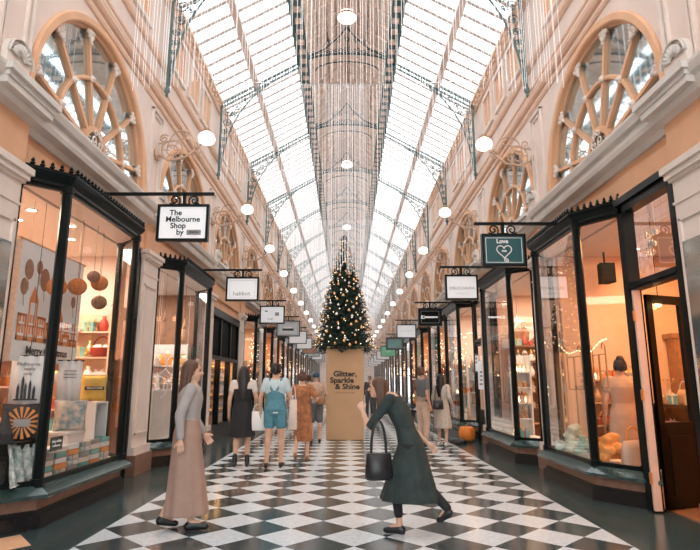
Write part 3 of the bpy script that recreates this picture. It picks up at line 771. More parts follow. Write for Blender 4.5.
def rad(t): # t 0..1 up the tree
    return .78*(1-t)**.9*(1-.05*sin(t*11))+.045
H=2.98
b=MB(O); random.seed(3)
for i in range(3400):
    t=random.random()**1.25; a=random.uniform(0,2*pi); R=rad(t)*random.uniform(.72,1.06); z=BZ-.04+t*H
    ex=Vector((cos(a),sin(a),random.uniform(-.35,.25))).normalized(); base=Vector((TX,TY,z))+ex*(R*.35); tip=Vector((TX,TY,z))+Vector((ex.x*R,ex.y*R,ex.z*R*.5))
    if t>.97: tip=base+Vector((0,0,.12))
    side=ex.cross(Vector((0,0,1))).normalized(); w=.028
    up=Vector((0,0,1))
    n=4
    for j in range(n):
        q=base+(tip-base)*((j+1.2)/(n+.2)); l=.085*(1-.10*j)
        for sg in (-1,1):
            e=q+side*sg*l+ex*l*.7+up*random.uniform(-.03,.03); k=up*.012
            b.add([q-k,q+k,e],[(0,1,2)])
            e=q+up*sg*l*.7+ex*l*.6; k=side*.012
            b.add([q-k,q+k,e],[(0,1,2)])
b.build('foliage','needles',r,fix=False)
b=MB(O); b.lathe([(.07,0),(.06,.3),(.02,H-.2)],(TX,TY,BZ),8); b.lathe([(.5,-.0),(.45,.02),(.2,.05),(.05,.08)],(TX,TY,BZ),16)
for i in range(60):
    t=random.random(); a=i*2.4; z=BZ+.1+t*(H-.4); R=rad(t)*.8; b.tube([(TX,TY,z),(TX+R*cos(a),TY+R*sin(a),z-.05)],[.014,.005],4)
b.build('trunk','trunk',r)
# baubles
bm={}
for nm,mm,q in (('gold','bauble_gold',.042),('silver','bauble_silver',.036)):
    O=(0,0,0); t=thing('bauble','shiny %s bauble hanging on the dark green Christmas tree'%nm,'bauble',O,'%s baubles on the Christmas tree'%nm)
    b=MB(O); b.ell(O,q,n=12,m=8); b.build('ball',mm,t,smooth=True)
    b=MB(O); b.lathe([(.010,0),(.010,.012),(.003,.016)],(0,0,q-.002),8); b.build('cap','gold',t); bm[nm]=t
fl=None
golden=pi*(3-sqrt(5)); cnt={'gold':0,'silver':0}
for i in range(250):
    t=((i+.5)/250)**1.15*.98; a=i*golden+random.uniform(-.2,.2)
    R=rad(t)*.98; z=BZ+t*H
    p=(TX+R*cos(a),TY+R*sin(a),z)
    if sin(a)>.35: continue
    nm='gold' if i%5<3 else 'silver'
    q=bm[nm] if cnt[nm]==0 else copy_thing(bm[nm]); q.location=p; cnt[nm]+=1; f=random.uniform(.7,1.15); q.scale=(f,f,f)
b=MB((TX,TY,BZ))
for i in range(170):
    t=(i/170)**1.1; a=i*1.31; R=rad(t)*1.02; b.ell((TX+R*cos(a),TY+R*sin(a),BZ+t*H),.010,n=5,m=4)
o=b.build('fairy_lights','fairy'); o['kind']='stuff'; tag(o,'string of tiny warm fairy lights wound round the Christmas tree','lights')
O=(TX,TY,BZ+H); t=thing('tree_topper','pale twig topper standing at the tip of the Christmas tree','ornament',O)
b=MB(O)
for i in range(14):
    a=i*2.4; b.tube([(TX+.02*cos(a),TY+.02*sin(a),BZ+H-.15),(TX+.09*cos(a),TY+.09*sin(a),BZ+H-.05+.012*i)],[.006,.003],4)
b.build('twig','silver',t)

# ------------------------------------------------------------------ goods
def tg(m): return m.replace('_',' ')
_cache={}
def goods(kind,m,loc,label,group,rz=0,sc=1,m2='gold'):
    key=(kind,m,m2)
    if key in _cache:
        q=copy_thing(_cache[key],loc,label,rz,group,(sc,)*3); return q
    t=thing(kind,label,kind.replace('_',' ').split()[-1],(0,0,0),group); b=MB()
    if kind=='gift_box':
        b.box(-.08,.08,-.07,.07,0,.12); b.box(-.085,.085,-.075,.075,.10,.13); b.build('box',m,t)
        b=MB(); b.box(-.087,.087,-.012,.012,-.0,.133); b.box(-.012,.012,-.077,.077,0,.133); b.tube([(0,0,.13),(.05,0,.17),(.06,0,.14),(0,0,.13),(-.05,0,.17),(-.06,0,.14),(0,0,.13)],.007,4); b.build('ribbon',m2,t)
    elif kind=='vase':
        b.lathe([(.03,0),(.05,.02),(.065,.08),(.05,.14),(.022,.18),(.03,.21),(.022,.208),(.015,.17)],n=14); b.build('body',m,t,smooth=True)
        b=MB(); [b.tube([(0,0,.15),(.03*cos(a),.03*sin(a),.3),(.07*cos(a),.07*sin(a),.36)],.004,4) for a in (0,1.5,3,4.6)]; [b.ell((.07*cos(a),.07*sin(a),.37),.02,n=6,m=4) for a in (0,1.5,3,4.6)]; b.build('flower',m2,t)
    elif kind=='figurine':
        b.lathe([(.045,0),(.05,.02),(.03,.09),(.038,.13),(.012,.15)],n=10); b.tube([(-.035,0,.12),(-.06,-.02,.07)],.011,5); b.tube([(.035,0,.12),(.06,-.02,.07)],.011,5); b.build('body',m,t,smooth=True)
        b=MB(); b.ell((0,0,.17),.028,n=10,m=8); b.build('head','skin',t,smooth=True)
        b=MB(); b.lathe([(.032,.18),(.028,.2),(.004,.26)],n=10); b.build('hat',m2,t)
    elif kind=='candle_lantern':
        b.box(-.05,.05,-.05,.05,0,.015); b.box(-.05,.05,-.05,.05,.16,.175); [b.box(x-.005,x+.005,y-.005,y+.005,.015,.16) for x in (-.045,.045) for y in (-.045,.045)]
        b.frustum([(-.05,-.05),(.05,-.05),(.05,.05),(-.05,.05)],[(-.01,-.01),(.01,-.01),(.01,.01),(-.01,.01)],.175,.22); b.tube([(.02*cos(a),0,.23+.02*sin(a)) for a in [pi*i/4 for i in range(8)]],.003,4,closed=True); b.build('frame',m,t)
        b=MB(); b.lathe([(.02,.015),(.02,.07),(.004,.085),(.008,.10),(.001,.12)],n=8); b.build('candle','warm_bulb',t)
    elif kind=='jar':
        b.lathe([(.035,0),(.04,.01),(.04,.09),(.03,.105)],n=12); b.build('body',m,t,smooth=True); b=MB(); b.lathe([(.034,.10),(.036,.12),(.01,.126)],n=12); b.build('lid',m2,t)
    elif kind=='folded_towel':
        for i,z in enumerate((0,.018,.036)): b.tube([(-.12,-.085,z+.012),(-.12,.085,z+.012)],.012,6); b.box(-.12,.12,-.085,.085,z+.002,z+.021)
        b.build('fold',m,t)
    elif kind=='book':
        b.box(-.07,.07,-.095,-.090+.18,0,.003); b.box(-.07,.07,-.095,.09,.022,.025); b.box(-.073,-.07,-.095,.09,0,.025); b.build('cover',m,t); b=MB(); b.box(-.069,.066,-.09,.085,.003,.022); b.build('pages','offwhite',t)
    elif kind=='basket':
        b.lathe([(.10,0),(.13,.03),(.15,.11),(.155,.12),(.14,.115),(.12,.04)],n=16); b.tube([(.15*cos(a),0,.11+.16*sin(a)) for a in [pi*i/10 for i in range(11)]],.01,5); b.build('bowl',m,t,smooth=True)
        b=MB(); [b.ell((.07*cos(a),.07*sin(a),.12),.05,.05,.045,8,6) for a in (0,1.26,2.5,3.8,5)]; b.build('filling',m2,t,smooth=True)
    elif kind=='cushion':
        n=14; vs=[];fs=[]
        for sg in (1,-1):
            base=len(vs)
            for i in range(n+1):
                for j in range(n+1):
                    u=-1+2*i/n; v=-1+2*j/n; th=.075*((1-u**4)*(1-v**4))**.5; pin=1-.07*(1-abs(u*v))*0; q=1-.06*(1-v*v) if abs(u)>.0 else 1
                    vs.append((u*.2*(1-.05*(1-v*v)*-1*0)*(1-.08*(1-v*v)*abs(u)), sg*th, v*.2*(1-.08*(1-u*u)*abs(v))+.2))
            for i in range(n):
                for j in range(n):
                    a=base+i*(n+1)+j; fs.append((a,a+1,a+n+2,a+n+1))
        b.add(vs,fs); b.build('cover',m,t,smooth=True); b=MB(); P4=[(-.2,0,0),(.2,0,0),(.2,0,.4),(-.2,0,.4)]
        b.tube([(-.2,0,0),(0,0,.015),(.2,0,0),(.185,0,.2),(.2,0,.4),(0,0,.385),(-.2,0,.4),(-.185,0,.2)],.005,4,closed=True); b.build('piping',m2,t)
    elif kind=='handbag':
        b.loft([(0,0,0,.13,.05),(0,0,.03,.15,.065),(0,0,.15,.14,.05),(0,0,.22,.12,.02)],n=16); b.build('body',m,t,smooth=True)
        b=MB(); b.tube([(.09*cos(a),0,.20+.14*sin(a)) for a in [pi*i/10 for i in range(11)]],.008,5); b.build('handle',m2,t)
    elif kind=='paper_star':
        vs=[(0,-.05,0),(0,.05,0)]; pts=[((.2 if i%2==0 else .08)*sin(pi*i/5),0,(.2 if i%2==0 else .08)*cos(pi*i/5)) for i in range(10)]
        vs+=pts; b.add(vs,[(0,2+i,2+(i+1)%10) for i in range(10)]+[(1,2+(i+1)%10,2+i) for i in range(10)]); b.build('star',m,t); b=MB(); b.tube([(0,0,.19),(0,0,.55)],.004,4); b.build('cord','black',t)
    _cache[key]=t; t.location=loc; t.rotation_euler=(0,0,rz); t.scale=(sc,)*3
    return t
def shelf_unit(s,x,y0,y1,levels,label,m='wood',dp=.3,h=None,z0=.02):
    O=(s*x,(y0+y1)/2,z0); t=thing('shelf_unit',label,'shelf',O); h=h or (max(levels)+.4)
    b=MB(O); x0,x1=sorted((s*(x-dp/2),s*(x+dp/2)))
    for yy in (y0,y1-.03): b.box(x0,x1,yy,yy+.03,z0,h)
    b.build('side_panel',m,t)
    for z in levels:
        b=MB(O); b.box(x0,x1,y0+.03,y1-.03,z-.025,z); b.build('shelf',m,t)
    b=MB(O); xx=sorted((s*(x+dp/2),s*(x+dp/2+.015))); b.box(xx[0],xx[1],y0,y1,z0,h); b.build('back_panel',m,t)
    return t
def cross_shelf(s,y,xa,xb,levels,label,m='wood',dp=.26,h=None,z0=.02):
    x0,x1=sorted((s*xa,s*xb)); O=((x0+x1)/2,y,z0); t=thing('shelf_unit',label,'shelf',O); h=h or max(levels)+.35
    b=MB(O)
    for xx in (x0,x1-.03): b.box(xx,xx+.03,y-dp/2,y+dp/2,z0,h)
    b.build('side_panel',m,t)
    for z in levels: b=MB(O); b.box(x0+.03,x1-.03,y-dp/2,y+dp/2,z-.025,z); b.build('shelf',m,t)
    b=MB(O); b.box(x0,x1,y+dp/2,y+dp/2+.015,z0,h); b.build('back_panel',m,t); return t
def cfill(s,y,xa,xb,z,n,where,pal,ks=None,sc=1,seed=0):
    rnd=random.Random(seed+int(z*10)+int(y*7)+n)
    for i in range(n):
        x=xa+.08+(xb-xa-.16)*(i+.5)/n; kd=rnd.choice(ks or kinds); m=rnd.choice(pal); m2=rnd.choice(['gold','red','white','yellow'])
        goods(kd,m,(s*x,y+rnd.uniform(-.03,.02),z),'small %s %s %s'%(tg(m),tg(kd),where),'%s %s %s'%(tg(m),kd.replace('_',' ')+'s',where),rnd.uniform(-.4,.4),sc,m2)
kinds=['gift_box','vase','figurine','candle_lantern','jar','book','basket']
def fill(s,x,y0,y1,z,n,where,pal,ks=kinds,sc=1,seed=0):
    rnd=random.Random(seed+int(z*10)+int(y0*7)+n)
    for i in range(n):
        y=y0+(y1-y0)*(i+.5)/n; kd=rnd.choice(ks); m=rnd.choice(pal); m2=rnd.choice(['gold','red','white','yellow'])
        goods(kd,m,(s*(x+rnd.uniform(-.04,.04)),y,z),'small %s %s %s'%(tg(m),tg(kd),where),'%s %s %s'%(tg(m),kd.replace('_',' ')+'s',where),rnd.uniform(-.4,.4)+(pi/2),sc,m2)

# --- left shop, nearest bay
def hang(x,y,z,q,m,label):
    O=(x,y,z); t=thing('paper_lantern',label,'lantern',O)
    b=MB(O); n=28; vs=[];m_=10
    prof=[(q*sin(pi*i/m_)*(1),q*.95*cos(pi*i/m_)) for i in range(m_+1)]
    for i,(rr,zz) in enumerate(prof):
        for k in range(n): a=2*pi*k/n; w=1-.10*(k%2); vs.append((x+max(.003,rr*w)*cos(a),y+max(.003,rr*w)*sin(a),z+zz))
    fs=[(i*n+k,i*n+(k+1)%n,(i+1)*n+(k+1)%n,(i+1)*n+k) for i in range(m_) for k in range(n)]; b.add(vs,fs); b.build('globe',m,t)
    b=MB(O); b.tube([(x,y,z+q*.9),(x,y,3.40)],.003,4); b.build('cord','black',t)
hang(-3.30,6.15,2.46,.11,'pom_orange','pleated orange paper lantern beside the near corner post, nearest left window')
hang(-3.30,6.62,2.55,.11,'pom_orange','pleated orange paper lantern in the middle of the nearest left window')
hang(-3.30,7.20,2.70,.11,'pom_orange','pleated orange paper lantern farthest from the corner post, nearest left window')
hang(-3.32,7.28,2.45,.10,'pom_brown','pleated brown paper lantern hanging lowest in the nearest left window')
hang(-3.22,6.85,2.72,.08,'pom_brown','small pleated brown paper lantern hanging highest in the nearest left window')
# printed banner
O=(-3.5,6.45,1.65); r=thing('printed_banner','large white banner printed with orange balloons and ornate arcade buildings','banner',O)
b=MB(O); b.box(-3.52,-3.50,5.75,7.15,1.62,2.92); b.build('cloth','white',r)
b=MB(O); b.tube([(-3.51,5.7,2.93),(-3.51,7.2,2.93)],.014,6); [b.tube([(-3.51,y,2.93),(-3.51,y,3.40)],.004,4) for y in (5.9,7.0)]; b.build('rod','wood_light',r)
b=MB(O)
for k in range(7):
    ya=5.80+.19*k; hh=2.18-.05*abs(k-1)+(.12 if k in (1,4) else 0); 
    b.box(-3.499,-3.494,ya,ya+.17,1.84,1.89); b.box(-3.499,-3.494,ya,ya+.17,hh-.03,hh)
    b.box(-3.499,-3.494,ya,ya+.025,1.84,hh); b.box(-3.499,-3.494,ya+.145,ya+.17,1.84,hh)
    for z in (1.92,2.04): b.box(-3.499,-3.494,ya+.045,ya+.07,z,z+.09); b.box(-3.499,-3.494,ya+.1,ya+.125,z,z+.09)
    if k in (1,4): b.prism([(ya,hh),(ya+.17,hh),(ya+.085,hh+.16)],-3.499,-3.494,'x')
    b.box(-3.499,-3.494,ya,ya+.17,2.0,2.015)
b.build('building_print','print_orange',r)
b=MB(O)
for y,z,q in ((5.92,2.62,.085),(6.12,2.68,.06),(6.25,2.56,.10),(5.86,2.42,.07),(6.95,2.40,.055),(6.62,2.62,.07)):
    b.ell((-3.497,y,z),.006,q,q*1.35,16,10); b.tube([(-3.497,y,z-q*1.3),(-3.497,y+.02,z-q*1.3-.12)],.003,4)
b.build('balloon_print','pom_brown',r)
text('lettering','Merry Christmas',.13,'ink',(.003+.01,0,.09),(pi/2,0,pi/2),r,bold=.002)
b=MB(O); b.add([(-3.50,5.75,2.92),(-3.72,5.60,2.85),(-3.78,5.62,1.55),(-3.50,5.75,1.62)],[(0,1,2,3)]); b.build('side_flap','linen',r,fix=False)
# printed tea towels
def towel(x,y,z0,z1,w,rz,label,print_):
    O=(x,y,z0); t=thing('tea_towel',label,'towel',O,rz=rz); b=MB()
    n=16
    vs=[(-w/2+w*i/n,.012*sin(i*1.3),zz) for i in range(n+1) for zz in (0,z1-z0)]; b.add(vs,[(2*i,2*i+1,2*i+3,2*i+2) for i in range(n)]); o=b.build('cloth','white',t,fix=False,smooth=True); o.modifiers.new('s','SOLIDIFY').thickness=.006
    b=MB(); b.tube([(-w/2-.02,0,z1-z0),(w/2+.02,0,z1-z0)],.008,5); b.tube([(0,0,z1-z0),(0,0,3.40-z0)],.003,4); b.build('rod','black',t)
    b=MB()
    if print_:
        for i,(xa,hh) in enumerate(((-.09,.12),(-.05,.2),(-.02,.13),(.02,.16),(.06,.10))): b.box(xa,xa+.025,-.022,-.018,.08,.08+hh); b.prism([(xa,.08+hh),(xa+.025,.08+hh),(xa+.0125,.13+hh)],-.022,-.018)
        b.box(-.11,.11,-.022,-.018,.07,.085); b.build('print','ink',t)
        text('lettering','Melbourne\n  really\nonly',.05,'ink',(0,-.022,.40),(pi/2,0,0),t)
    else:
        for z in (.3,.34,.38): b.box(-.07,.07,-.022,-.018,z,z+.012)
        b.build('print','grey',t)
towel(-3.42,5.98,1.14,1.68,.32,radians(25),'white tea towel printed with a black city sketch, hung under the banner',True)
towel(-3.35,6.75,1.15,1.66,.26,radians(35),'plain pale tea towel with faint grey lines, hung behind the corner post',False)
goods('cushion','linen',(-3.36,5.86,.80),'cushion with an orange and black sunburst behind the green window notice','',radians(30),.95,'black')
cu=[o for o in C.objects if o.name.startswith('cushion')][-1]
ray=MB()
for i in range(16):
    a0=2*pi*i/16; a1=a0+pi/16
    ray.prism([(.05*cos(a0),.2+.05*sin(a0)),(.17*cos(a0),.2+.17*sin(a0)),(.17*cos(a1),.2+.17*sin(a1)),(.05*cos(a1),.2+.05*sin(a1))],-.082,-.06)
ray.build('sunburst_print','orange',cu); ray=MB(); ray.box(-.08,.08,-.088,-.07,.16,.24); ray.build('tram_print','grey',cu)
cu.children[0].data.materials[0]=M['cloth_black']
def one(*a,**k):
    t=goods(*a,**k); 
    if 'group' in t: del t['group']
    return t
yc=one('cushion','yellow',(-3.36,7.42,1.16),'mustard yellow cushion with a dark band resting on a white box','',radians(38),.85,'yellow')
bb=MB(); bb.box(-.14,.14,-.085,-.06,.17,.22); bb.build('dark_band','black',yc)
text('lettering','MELBOURNE',.04,'offwhite',(0,-.087,.195),(pi/2,0,0),yc,bold=.001)
one('cushion','patch_print',(-3.30,6.75,.83),'cushion in a grey and cream patchwork print beside the white box','',radians(35),.9,'white')
O=(-3.42,7.42,.405); r=thing('display_box','white open display box under the mustard cushion','box',O); b=MB(O)
b.box(-3.60,-3.22,7.24,7.26,.405,1.15); b.box(-3.60,-3.22,7.58,7.60,.405,1.15); b.box(-3.60,-3.22,7.26,7.58,1.13,1.15); b.box(-3.60,-3.22,7.26,7.58,.405,.425); b.build('shell','white',r); b=MB(O); b.box(-3.60,-3.59,7.26,7.58,.425,1.13); b.build('back','offwhite',r); 
O=(-3.44,5.92,.405); r=thing('display_box','low black display box under the sunburst cushion','box',O); b=MB(O); b.box(-3.62,-3.28,5.70,6.2,.405,.79); b.build('shell','black_matte',r); b=MB(O); b.box(-3.63,-3.27,5.69,6.21,.775,.80); b.build('lid','black_matte',r)
O=(-3.32,6.74,.405); r=thing('display_box','low white display box under the patchwork cushion','box',O); b=MB(O); b.box(-3.5,-3.2,6.55,6.95,.405,.82); b.build('shell','offwhite',r); b=MB(O); b.box(-3.51,-3.19,6.54,6.96,.81,.835); b.build('lid','white',r)
# draped leaf print cloth & towel stacks on the deck
O=(-3.30,5.62,.405); t=thing('draped_cloth','white cloth with grey green leaf print draped low in the nearest left window','cloth',O)
b=MB(O); vs=[];n=22
for i in range(n+1):
    u=i/n; y=5.38+.62*u
    for j in range(9):
        v=j/8; z=.80-.38*v**1.3; x=-3.30+.13*v+.018*sin(u*26+v*2); vs.append((x-.0,y,z))
fs=[(i*9+j,i*9+j+1,(i+1)*9+j+1,(i+1)*9+j) for i in range(n) for j in range(8)]; 
b.add([(x,max(y,5.42+( -x-3.12)*.9),z) for x,y,z in vs],fs); o=b.build('cloth','leaf_print',t,fix=False,smooth=True); o.modifiers.new('s','SOLIDIFY').thickness=.01
b=MB(O); b.tube([(x-.002,max(y,5.42+(-x-3.12)*.9),z) for x,y,z in vs[8::9]],.007,4); b.build('hem','white',t)
pal=['white','leaf_print','teal','patch_print','offwhite','orange','grey']; rnd=random.Random(5)
for i in range(6):
    y=6.05+.28*i
    for j in range(5):
        m=pal[(i*3+j*2)%7]; goods('folded_towel',m,(-3.23,y,.407+.06*j),'folded %s towel in the %s towel stack from the corner post, nearest left window'%(tg(m),ORD[i]),'folded %s towels in stack %s'%(tg(m),ORD[i]),pi/2+rnd.uniform(-.04,.04),.95)
O=(-3.06,5.97,.72); t=thing('window_notice','small dark green notice with white lettering on the nearest left window','notice',O); b=MB(O); b.box(-3.045,-3.037,5.86,6.10,.70,.84); b.build('card','sign_green',t)
t.children[0].data.materials[0]=M['teal_sill']
text('lettering','shop online',.04,'white',(.026,0,.075),(pi/2,0,pi/2),t); text('lettering','melbourne',.035,'white',(.026,0,.03),(pi/2,0,pi/2),t)
# back shelf with baskets
shelf_unit(-1,5.0,5.5,8.6,[.9,1.35,1.8],'long wooden shelf of baskets at the back of the nearest left shop','shop_peach')
for z in (.9,1.35,1.8): fill(-1,5.0,5.6,8.5,z,8,'on the back shelf of the nearest left shop',['orange','wood_light','linen','yellow'],['basket','vase','handbag'],1.1,3)
# black triangular scarf
O=(-3.38,5.70,.81); t=thing('black_hat','black pointed felt hat beside the sunburst cushion','hat',O); b=MB(O); b.lathe([(.15,0),(.15,.01),(.09,.015),(.07,.10),(.004,.34)],(-3.36,5.58,.81),16); b.build('felt','cloth_black',t,smooth=True)

# --- left second shop: pale interior with hoops
shelf_unit(-1,4.7,9.8,12.6,[.8,1.2,1.6],'white shelf unit at the back of the pale second left shop','shop_pink')
for z in (.8,1.2,1.6): fill(-1,4.7,9.9,12.5,z,7,'on the white shelf of the pale second left shop',['orange','linen','wood_light','white'],['vase','handbag','jar'],1.1,9)
for i,(x,y,z,q) in enumerate(((-3.5,10.2,1.75,.20),(-3.5,10.3,1.32,.20),(-3.45,11.2,1.75,.20),(-3.45,11.15,1.3,.2),(-3.4,11.8,1.5,.18))):
    O=(x,y,z); t=thing('display_hoop','pale hoop with a conical hat, %s from the corner of the second left window'%ORD[i],'hoop',O)
    b=MB(O); b.tube([(x+q*cos(a),y,z+q*sin(a)) for a in [2*pi*j/24 for j in range(24)]],.012,6,closed=True); b.tube([(x,y,z+q),(x,y,3.40)],.003,4); b.build('ring','white',t)
    b=MB(O); b.lathe([(.10,-.02),(.05,.04),(.045,.12),(.01,.13)],(x,y,z-.04),14); b.build('hat','cream',t,smooth=True)
for i,(x,y) in enumerate(((-3.35,10.05),(-3.35,11.3))):
    O=(x,y,2.4); t=thing('hanging_mask','peach teardrop ornament hanging %s in the second left window'%('near its corner post' if i==0 else 'near its far end'),'ornament',O)
    b=MB(O); b.ell((x,y,2.4),.07,.04,.17,12,8); b.lathe([(.03,0),(.0,.10)] and [(.05,0),(.02,.1),(.002,.22)],(x,y,2.5),8); b.build('body','peach',t,smooth=True); b=MB(O); b.tube([(x,y,2.6),(x,y,3.40)],.003,4); b.build('cord','black',t)
O=(-3.42,10.9,.405); t=thing('display_board','low pale grey panel standing inside the second left window','panel',O); b=MB(O); b.box(-3.46,-3.42,9.9,12.1,.41,1.25); b.build('board','cream_grey',t); b=MB(O); b.box(-3.48,-3.40,9.88,12.12,1.25,1.28); b.build('capping','white',t)
# --- left third shop: bread cases
for j,z in enumerate((.55,.95,1.35,1.72)):
    O=(-3.8,15.4,z); t=thing('display_shelf','glowing glass shelf, %s up in the bread display of the third left shop'%ORD[j],'shelf',O); b=MB(O); b.box(-4.05,-3.6,13.8,17.0,z-.02,z); b.build('board','wood',t); b=MB(O); b.box(-3.61,-3.59,13.8,17.0,z-.035,z+.02); b.build('edge_strip','gold',t)
    for i in range(9): goods('bread_loaf' if 0 else 'basket','wood',(-3.8,14.0+.34*i,z),'wicker basket of glowing bread on the %s shelf of the third left shop'%ORD[j],'bread baskets on the %s shelf of the third left shop'%ORD[j],0,.95,'bread')
for i,y in enumerate((14.2,15.4,16.5)): area('shop_light',(-3.7,y,2.0),.3,.8,9,(1,.55,.2))

# --- right first shop
O=(5.0,8.2,0); r=thing('shop_counter','dark open fronted counter inside the near right entrance','counter',O); b=MB(O)
b.box(4.85,5.2,7.3,7.34,0.02,1.03); b.box(4.85,5.2,9.0,9.04,.02,1.03); b.box(4.85,5.2,7.34,9.0,.30,.33); b.box(4.85,5.2,7.34,9.0,.66,.69); b.box(5.17,5.2,7.34,9.0,.33,1.03); b.build('carcass','black_matte',r)
b=MB(O); b.box(4.81,5.22,7.26,9.06,1.03,1.08); b.build('worktop','black',r)
for i in range(12): goods('book','white' if i%3 else 'linen',(4.97,7.5+.12*i,.335),'pale book laid flat on the lower shelf of the black counter','pale books in the black counter',pi/2,.9)
fill(1,5.0,7.35,8.95,1.08,9,'on top of the black counter',['linen','wood_light','gold','teal'],['jar','vase','gift_box','handbag'],1,2)
fill(1,5.0,7.4,8.95,.69,8,'on the middle shelf of the black counter',['linen','white','grey'],['jar','gift_box'],1,2)
for i,(x,y,z) in enumerate(((3.92,6.85,2.38),(4.05,6.35,2.34),(4.5,6.9,2.5))):
    O=(x,y,z); t=thing('pendant_bulb','glowing bare pendant bulb, %s inside the near right entrance'%['first from the bay','second from the bay','hanging deepest'][i],'lamp',O)
    b=MB(O); b.lathe([(.005,-.05),(.03,-.04),(.04,-.01),(.03,.03),(.014,.05)],(x,y,z),12); b.build('bulb','warm_bulb',t,smooth=True)
    b=MB(O); b.lathe([(.016,.04),(.018,.09),(.005,.1)],(x,y,z),8); b.tube([(x,y,z+.1),(x,y,3.5)],.005,5); b.build('cord','black',t)
O=(5.5,8.95,0); r=thing('cabinet','tall brown wooden dresser against the far wall of the near right shop','cabinet',O); b=MB(O)
b.box(5.25,5.95,8.85,9.08,.02,2.1); b.box(5.2,6.0,8.82,9.09,2.1,2.18); b.box(5.22,5.98,8.83,9.09,.02,.12); b.build('body','wood',r)
for x in (5.27,5.61):
    b=MB(O); b.box(x,x+.32,8.82,8.85,.2,2.0); b.build('door','wood',r); b=MB(O); b.box(x+.05,x+.27,8.805,8.82,.3,1.0); b.box(x+.05,x+.27,8.805,8.82,1.1,1.9); b.build('door_panel','shop_brown',r)
O=(4.2,8.75,3.2); t=thing('loudspeaker','black wall loudspeaker hanging high in the right bay window','speaker',O); b=MB(O); b.prism([(4.08,8.65),(4.32,8.65),(4.28,8.85),(4.12,8.85)],2.98,3.30,'z'); b.build('case','black_matte',t); b=MB(O); b.box(4.1,4.30,8.64,8.65,3.0,3.28); b.build('grille','black_matte',t); b=MB(O); b.tube([(4.2,8.75,3.30),(4.2,8.75,3.50)],.015,6); b.build('bracket','black',t)
def rack(y0,y1,x,z0,z1,label):
    O=(x,(y0+y1)/2,.405); t=thing('display_rack',label,'rack',O); b=MB(O); b.tube([(x,y0,z0),(x,y1,z0),(x,y1,z1),(x,y0,z1)],.012,5,closed=True); b.tube([(x,(y0+y1)/2,.405),(x,(y0+y1)/2,z1)],.014,5)
    b.lathe([(.12,0),(.12,.015),(.02,.03)],(x,(y0+y1)/2,.406),14); b.build('frame','bronze',t)
    b=MB(O)
    for y in (y0,y1): b.tube([(x,y,z1),(x,y,z1+.10)]+[(x+.0,y+.05-.05*cos(a),z1+.10+.05*sin(a)) for a in [pi*i/6 for i in range(1,8)]],.010,5)
    b.build('hook','bronze',t)
rack(8.1,8.62,3.42,1.30,1.78,'bronze hooked display rack near the far end of the right bay window'); rack(7.5,7.9,3.50,1.33,1.78,'bronze hooked display rack nearer the corner of the right bay window')
def heap(name,x,y,z,n,m,label,cat,sp=.16,seed=1,rr=.06,hg=1):
    O=(x,y,z); rnd=random.Random(seed); b=MB(O)
    for i in range(n):
        a=rnd.uniform(0,6.28); d=sp*sqrt(rnd.random()); b.ell((x+d*cos(a),y+d*sin(a)*1.3,z+rr*.8+ (sp-d)*rnd.uniform(.2,.9)*hg),rr*rnd.uniform(.7,1.3),rr*rnd.uniform(.7,1.4),rr*.8,10,7)
    o=b.build(name,m); rm=o.modifiers.new('r','REMESH'); rm.mode='VOXEL'; rm.voxel_size=.018; rm.use_smooth_shade=True
    tx=bpy.data.textures.new('cl','CLOUDS'); tx.noise_scale=.06; dm=o.modifiers.new('d','DISPLACE'); dm.texture=tx; dm.strength=.05
    tag(o,label,cat); return o
heap('scarf',3.32,8.30,.405,26,'mint','crumpled mint green scarf heaped on the right bay window deck','scarf',.22,2,.075,2.2)
heap('scarf',3.28,7.95,.405,9,'teal','folded teal scarf in front of the mint one, right bay window','scarf',.16,5,.06,1.5)
heap('scarf',3.34,7.22,.405,22,'orange','bright orange scarf heaped beside the tan bag in the right bay window','scarf',.16,7,.075,2.6)
one('handbag','cloth_tan',(3.50,6.98,.405),'large tan fabric bag standing among the orange scarves','',radians(20),1.35,'orange')
for i in range(7):
    a=i*.9; goods('fabric_flower' if 0 else 'vase','teal' if i==9 else 'linen',(3.36+.05*(i%2),7.42+.12*i,.405),'small linen vase with orange flowers along the right bay window','linen vases along the right bay window',a,.7,'orange')
# string of fairy lights in right bay
b=MB(); 
for i in range(18):
    t=i/17; b.ell((3.36,7.15+1.6*t,1.95-.5*t*(1-t)+.03*sin(t*14)),.009,n=5,m=4)
b.tube([(3.36,7.15+1.6*i/33,1.95-.5*i/33*(1-i/33)+.03*sin(i/33*14)) for i in range(34)],.0015,3)
o=b.build('fairy_lights','fairy'); o['kind']='stuff'; tag(o,'string of warm fairy lights looping across the right bay window','lights')
# --- right second shop
for i,(x,y,z,sc) in enumerate(((3.5,10.3,2.35,1.25),(3.75,10.7,1.95,1.1),(3.45,11.1,2.6,.9),(3.6,10.0,1.75,.8))):
    goods('paper_star','paper_star',(x,y,z),'glowing pink paper star, %s from the corner post of the second right window'%ORD[i],'paper stars',.5,sc,'black')
cross_shelf(1,11.2,3.30,3.66,[.72,1.02,1.32,1.62],'white ladder shelf of figurines in the second right window','white',.24,1.95,.405)
for z in (.72,1.02,1.32,1.62): cfill(1,11.2,3.30,3.66,z,3,'on the white ladder shelf in the second right window',['orange','gold','linen','red','wood_light'],['figurine','candle_lantern','gift_box','jar'],.9,4)
fill(1,3.25,10.4,12.2,.405,11,'on the deck of the second right window',['white','gold','linen','orange','teal'],['figurine','candle_lantern','gift_box'],1,8)
O=(3.16,11.3,.405); t=thing('scallop_fence','low white looped wire fence lining the second right window','fence',O); b=MB(O)
for i in range(16):
    yy=10.45+.12*i; b.tube([(3.14,yy-.04*cos(a)*1.0,.42+.16*(1+sin(a))*.9) for a in [2*pi*j/12 for j in range(12)]],.008,4,closed=True)
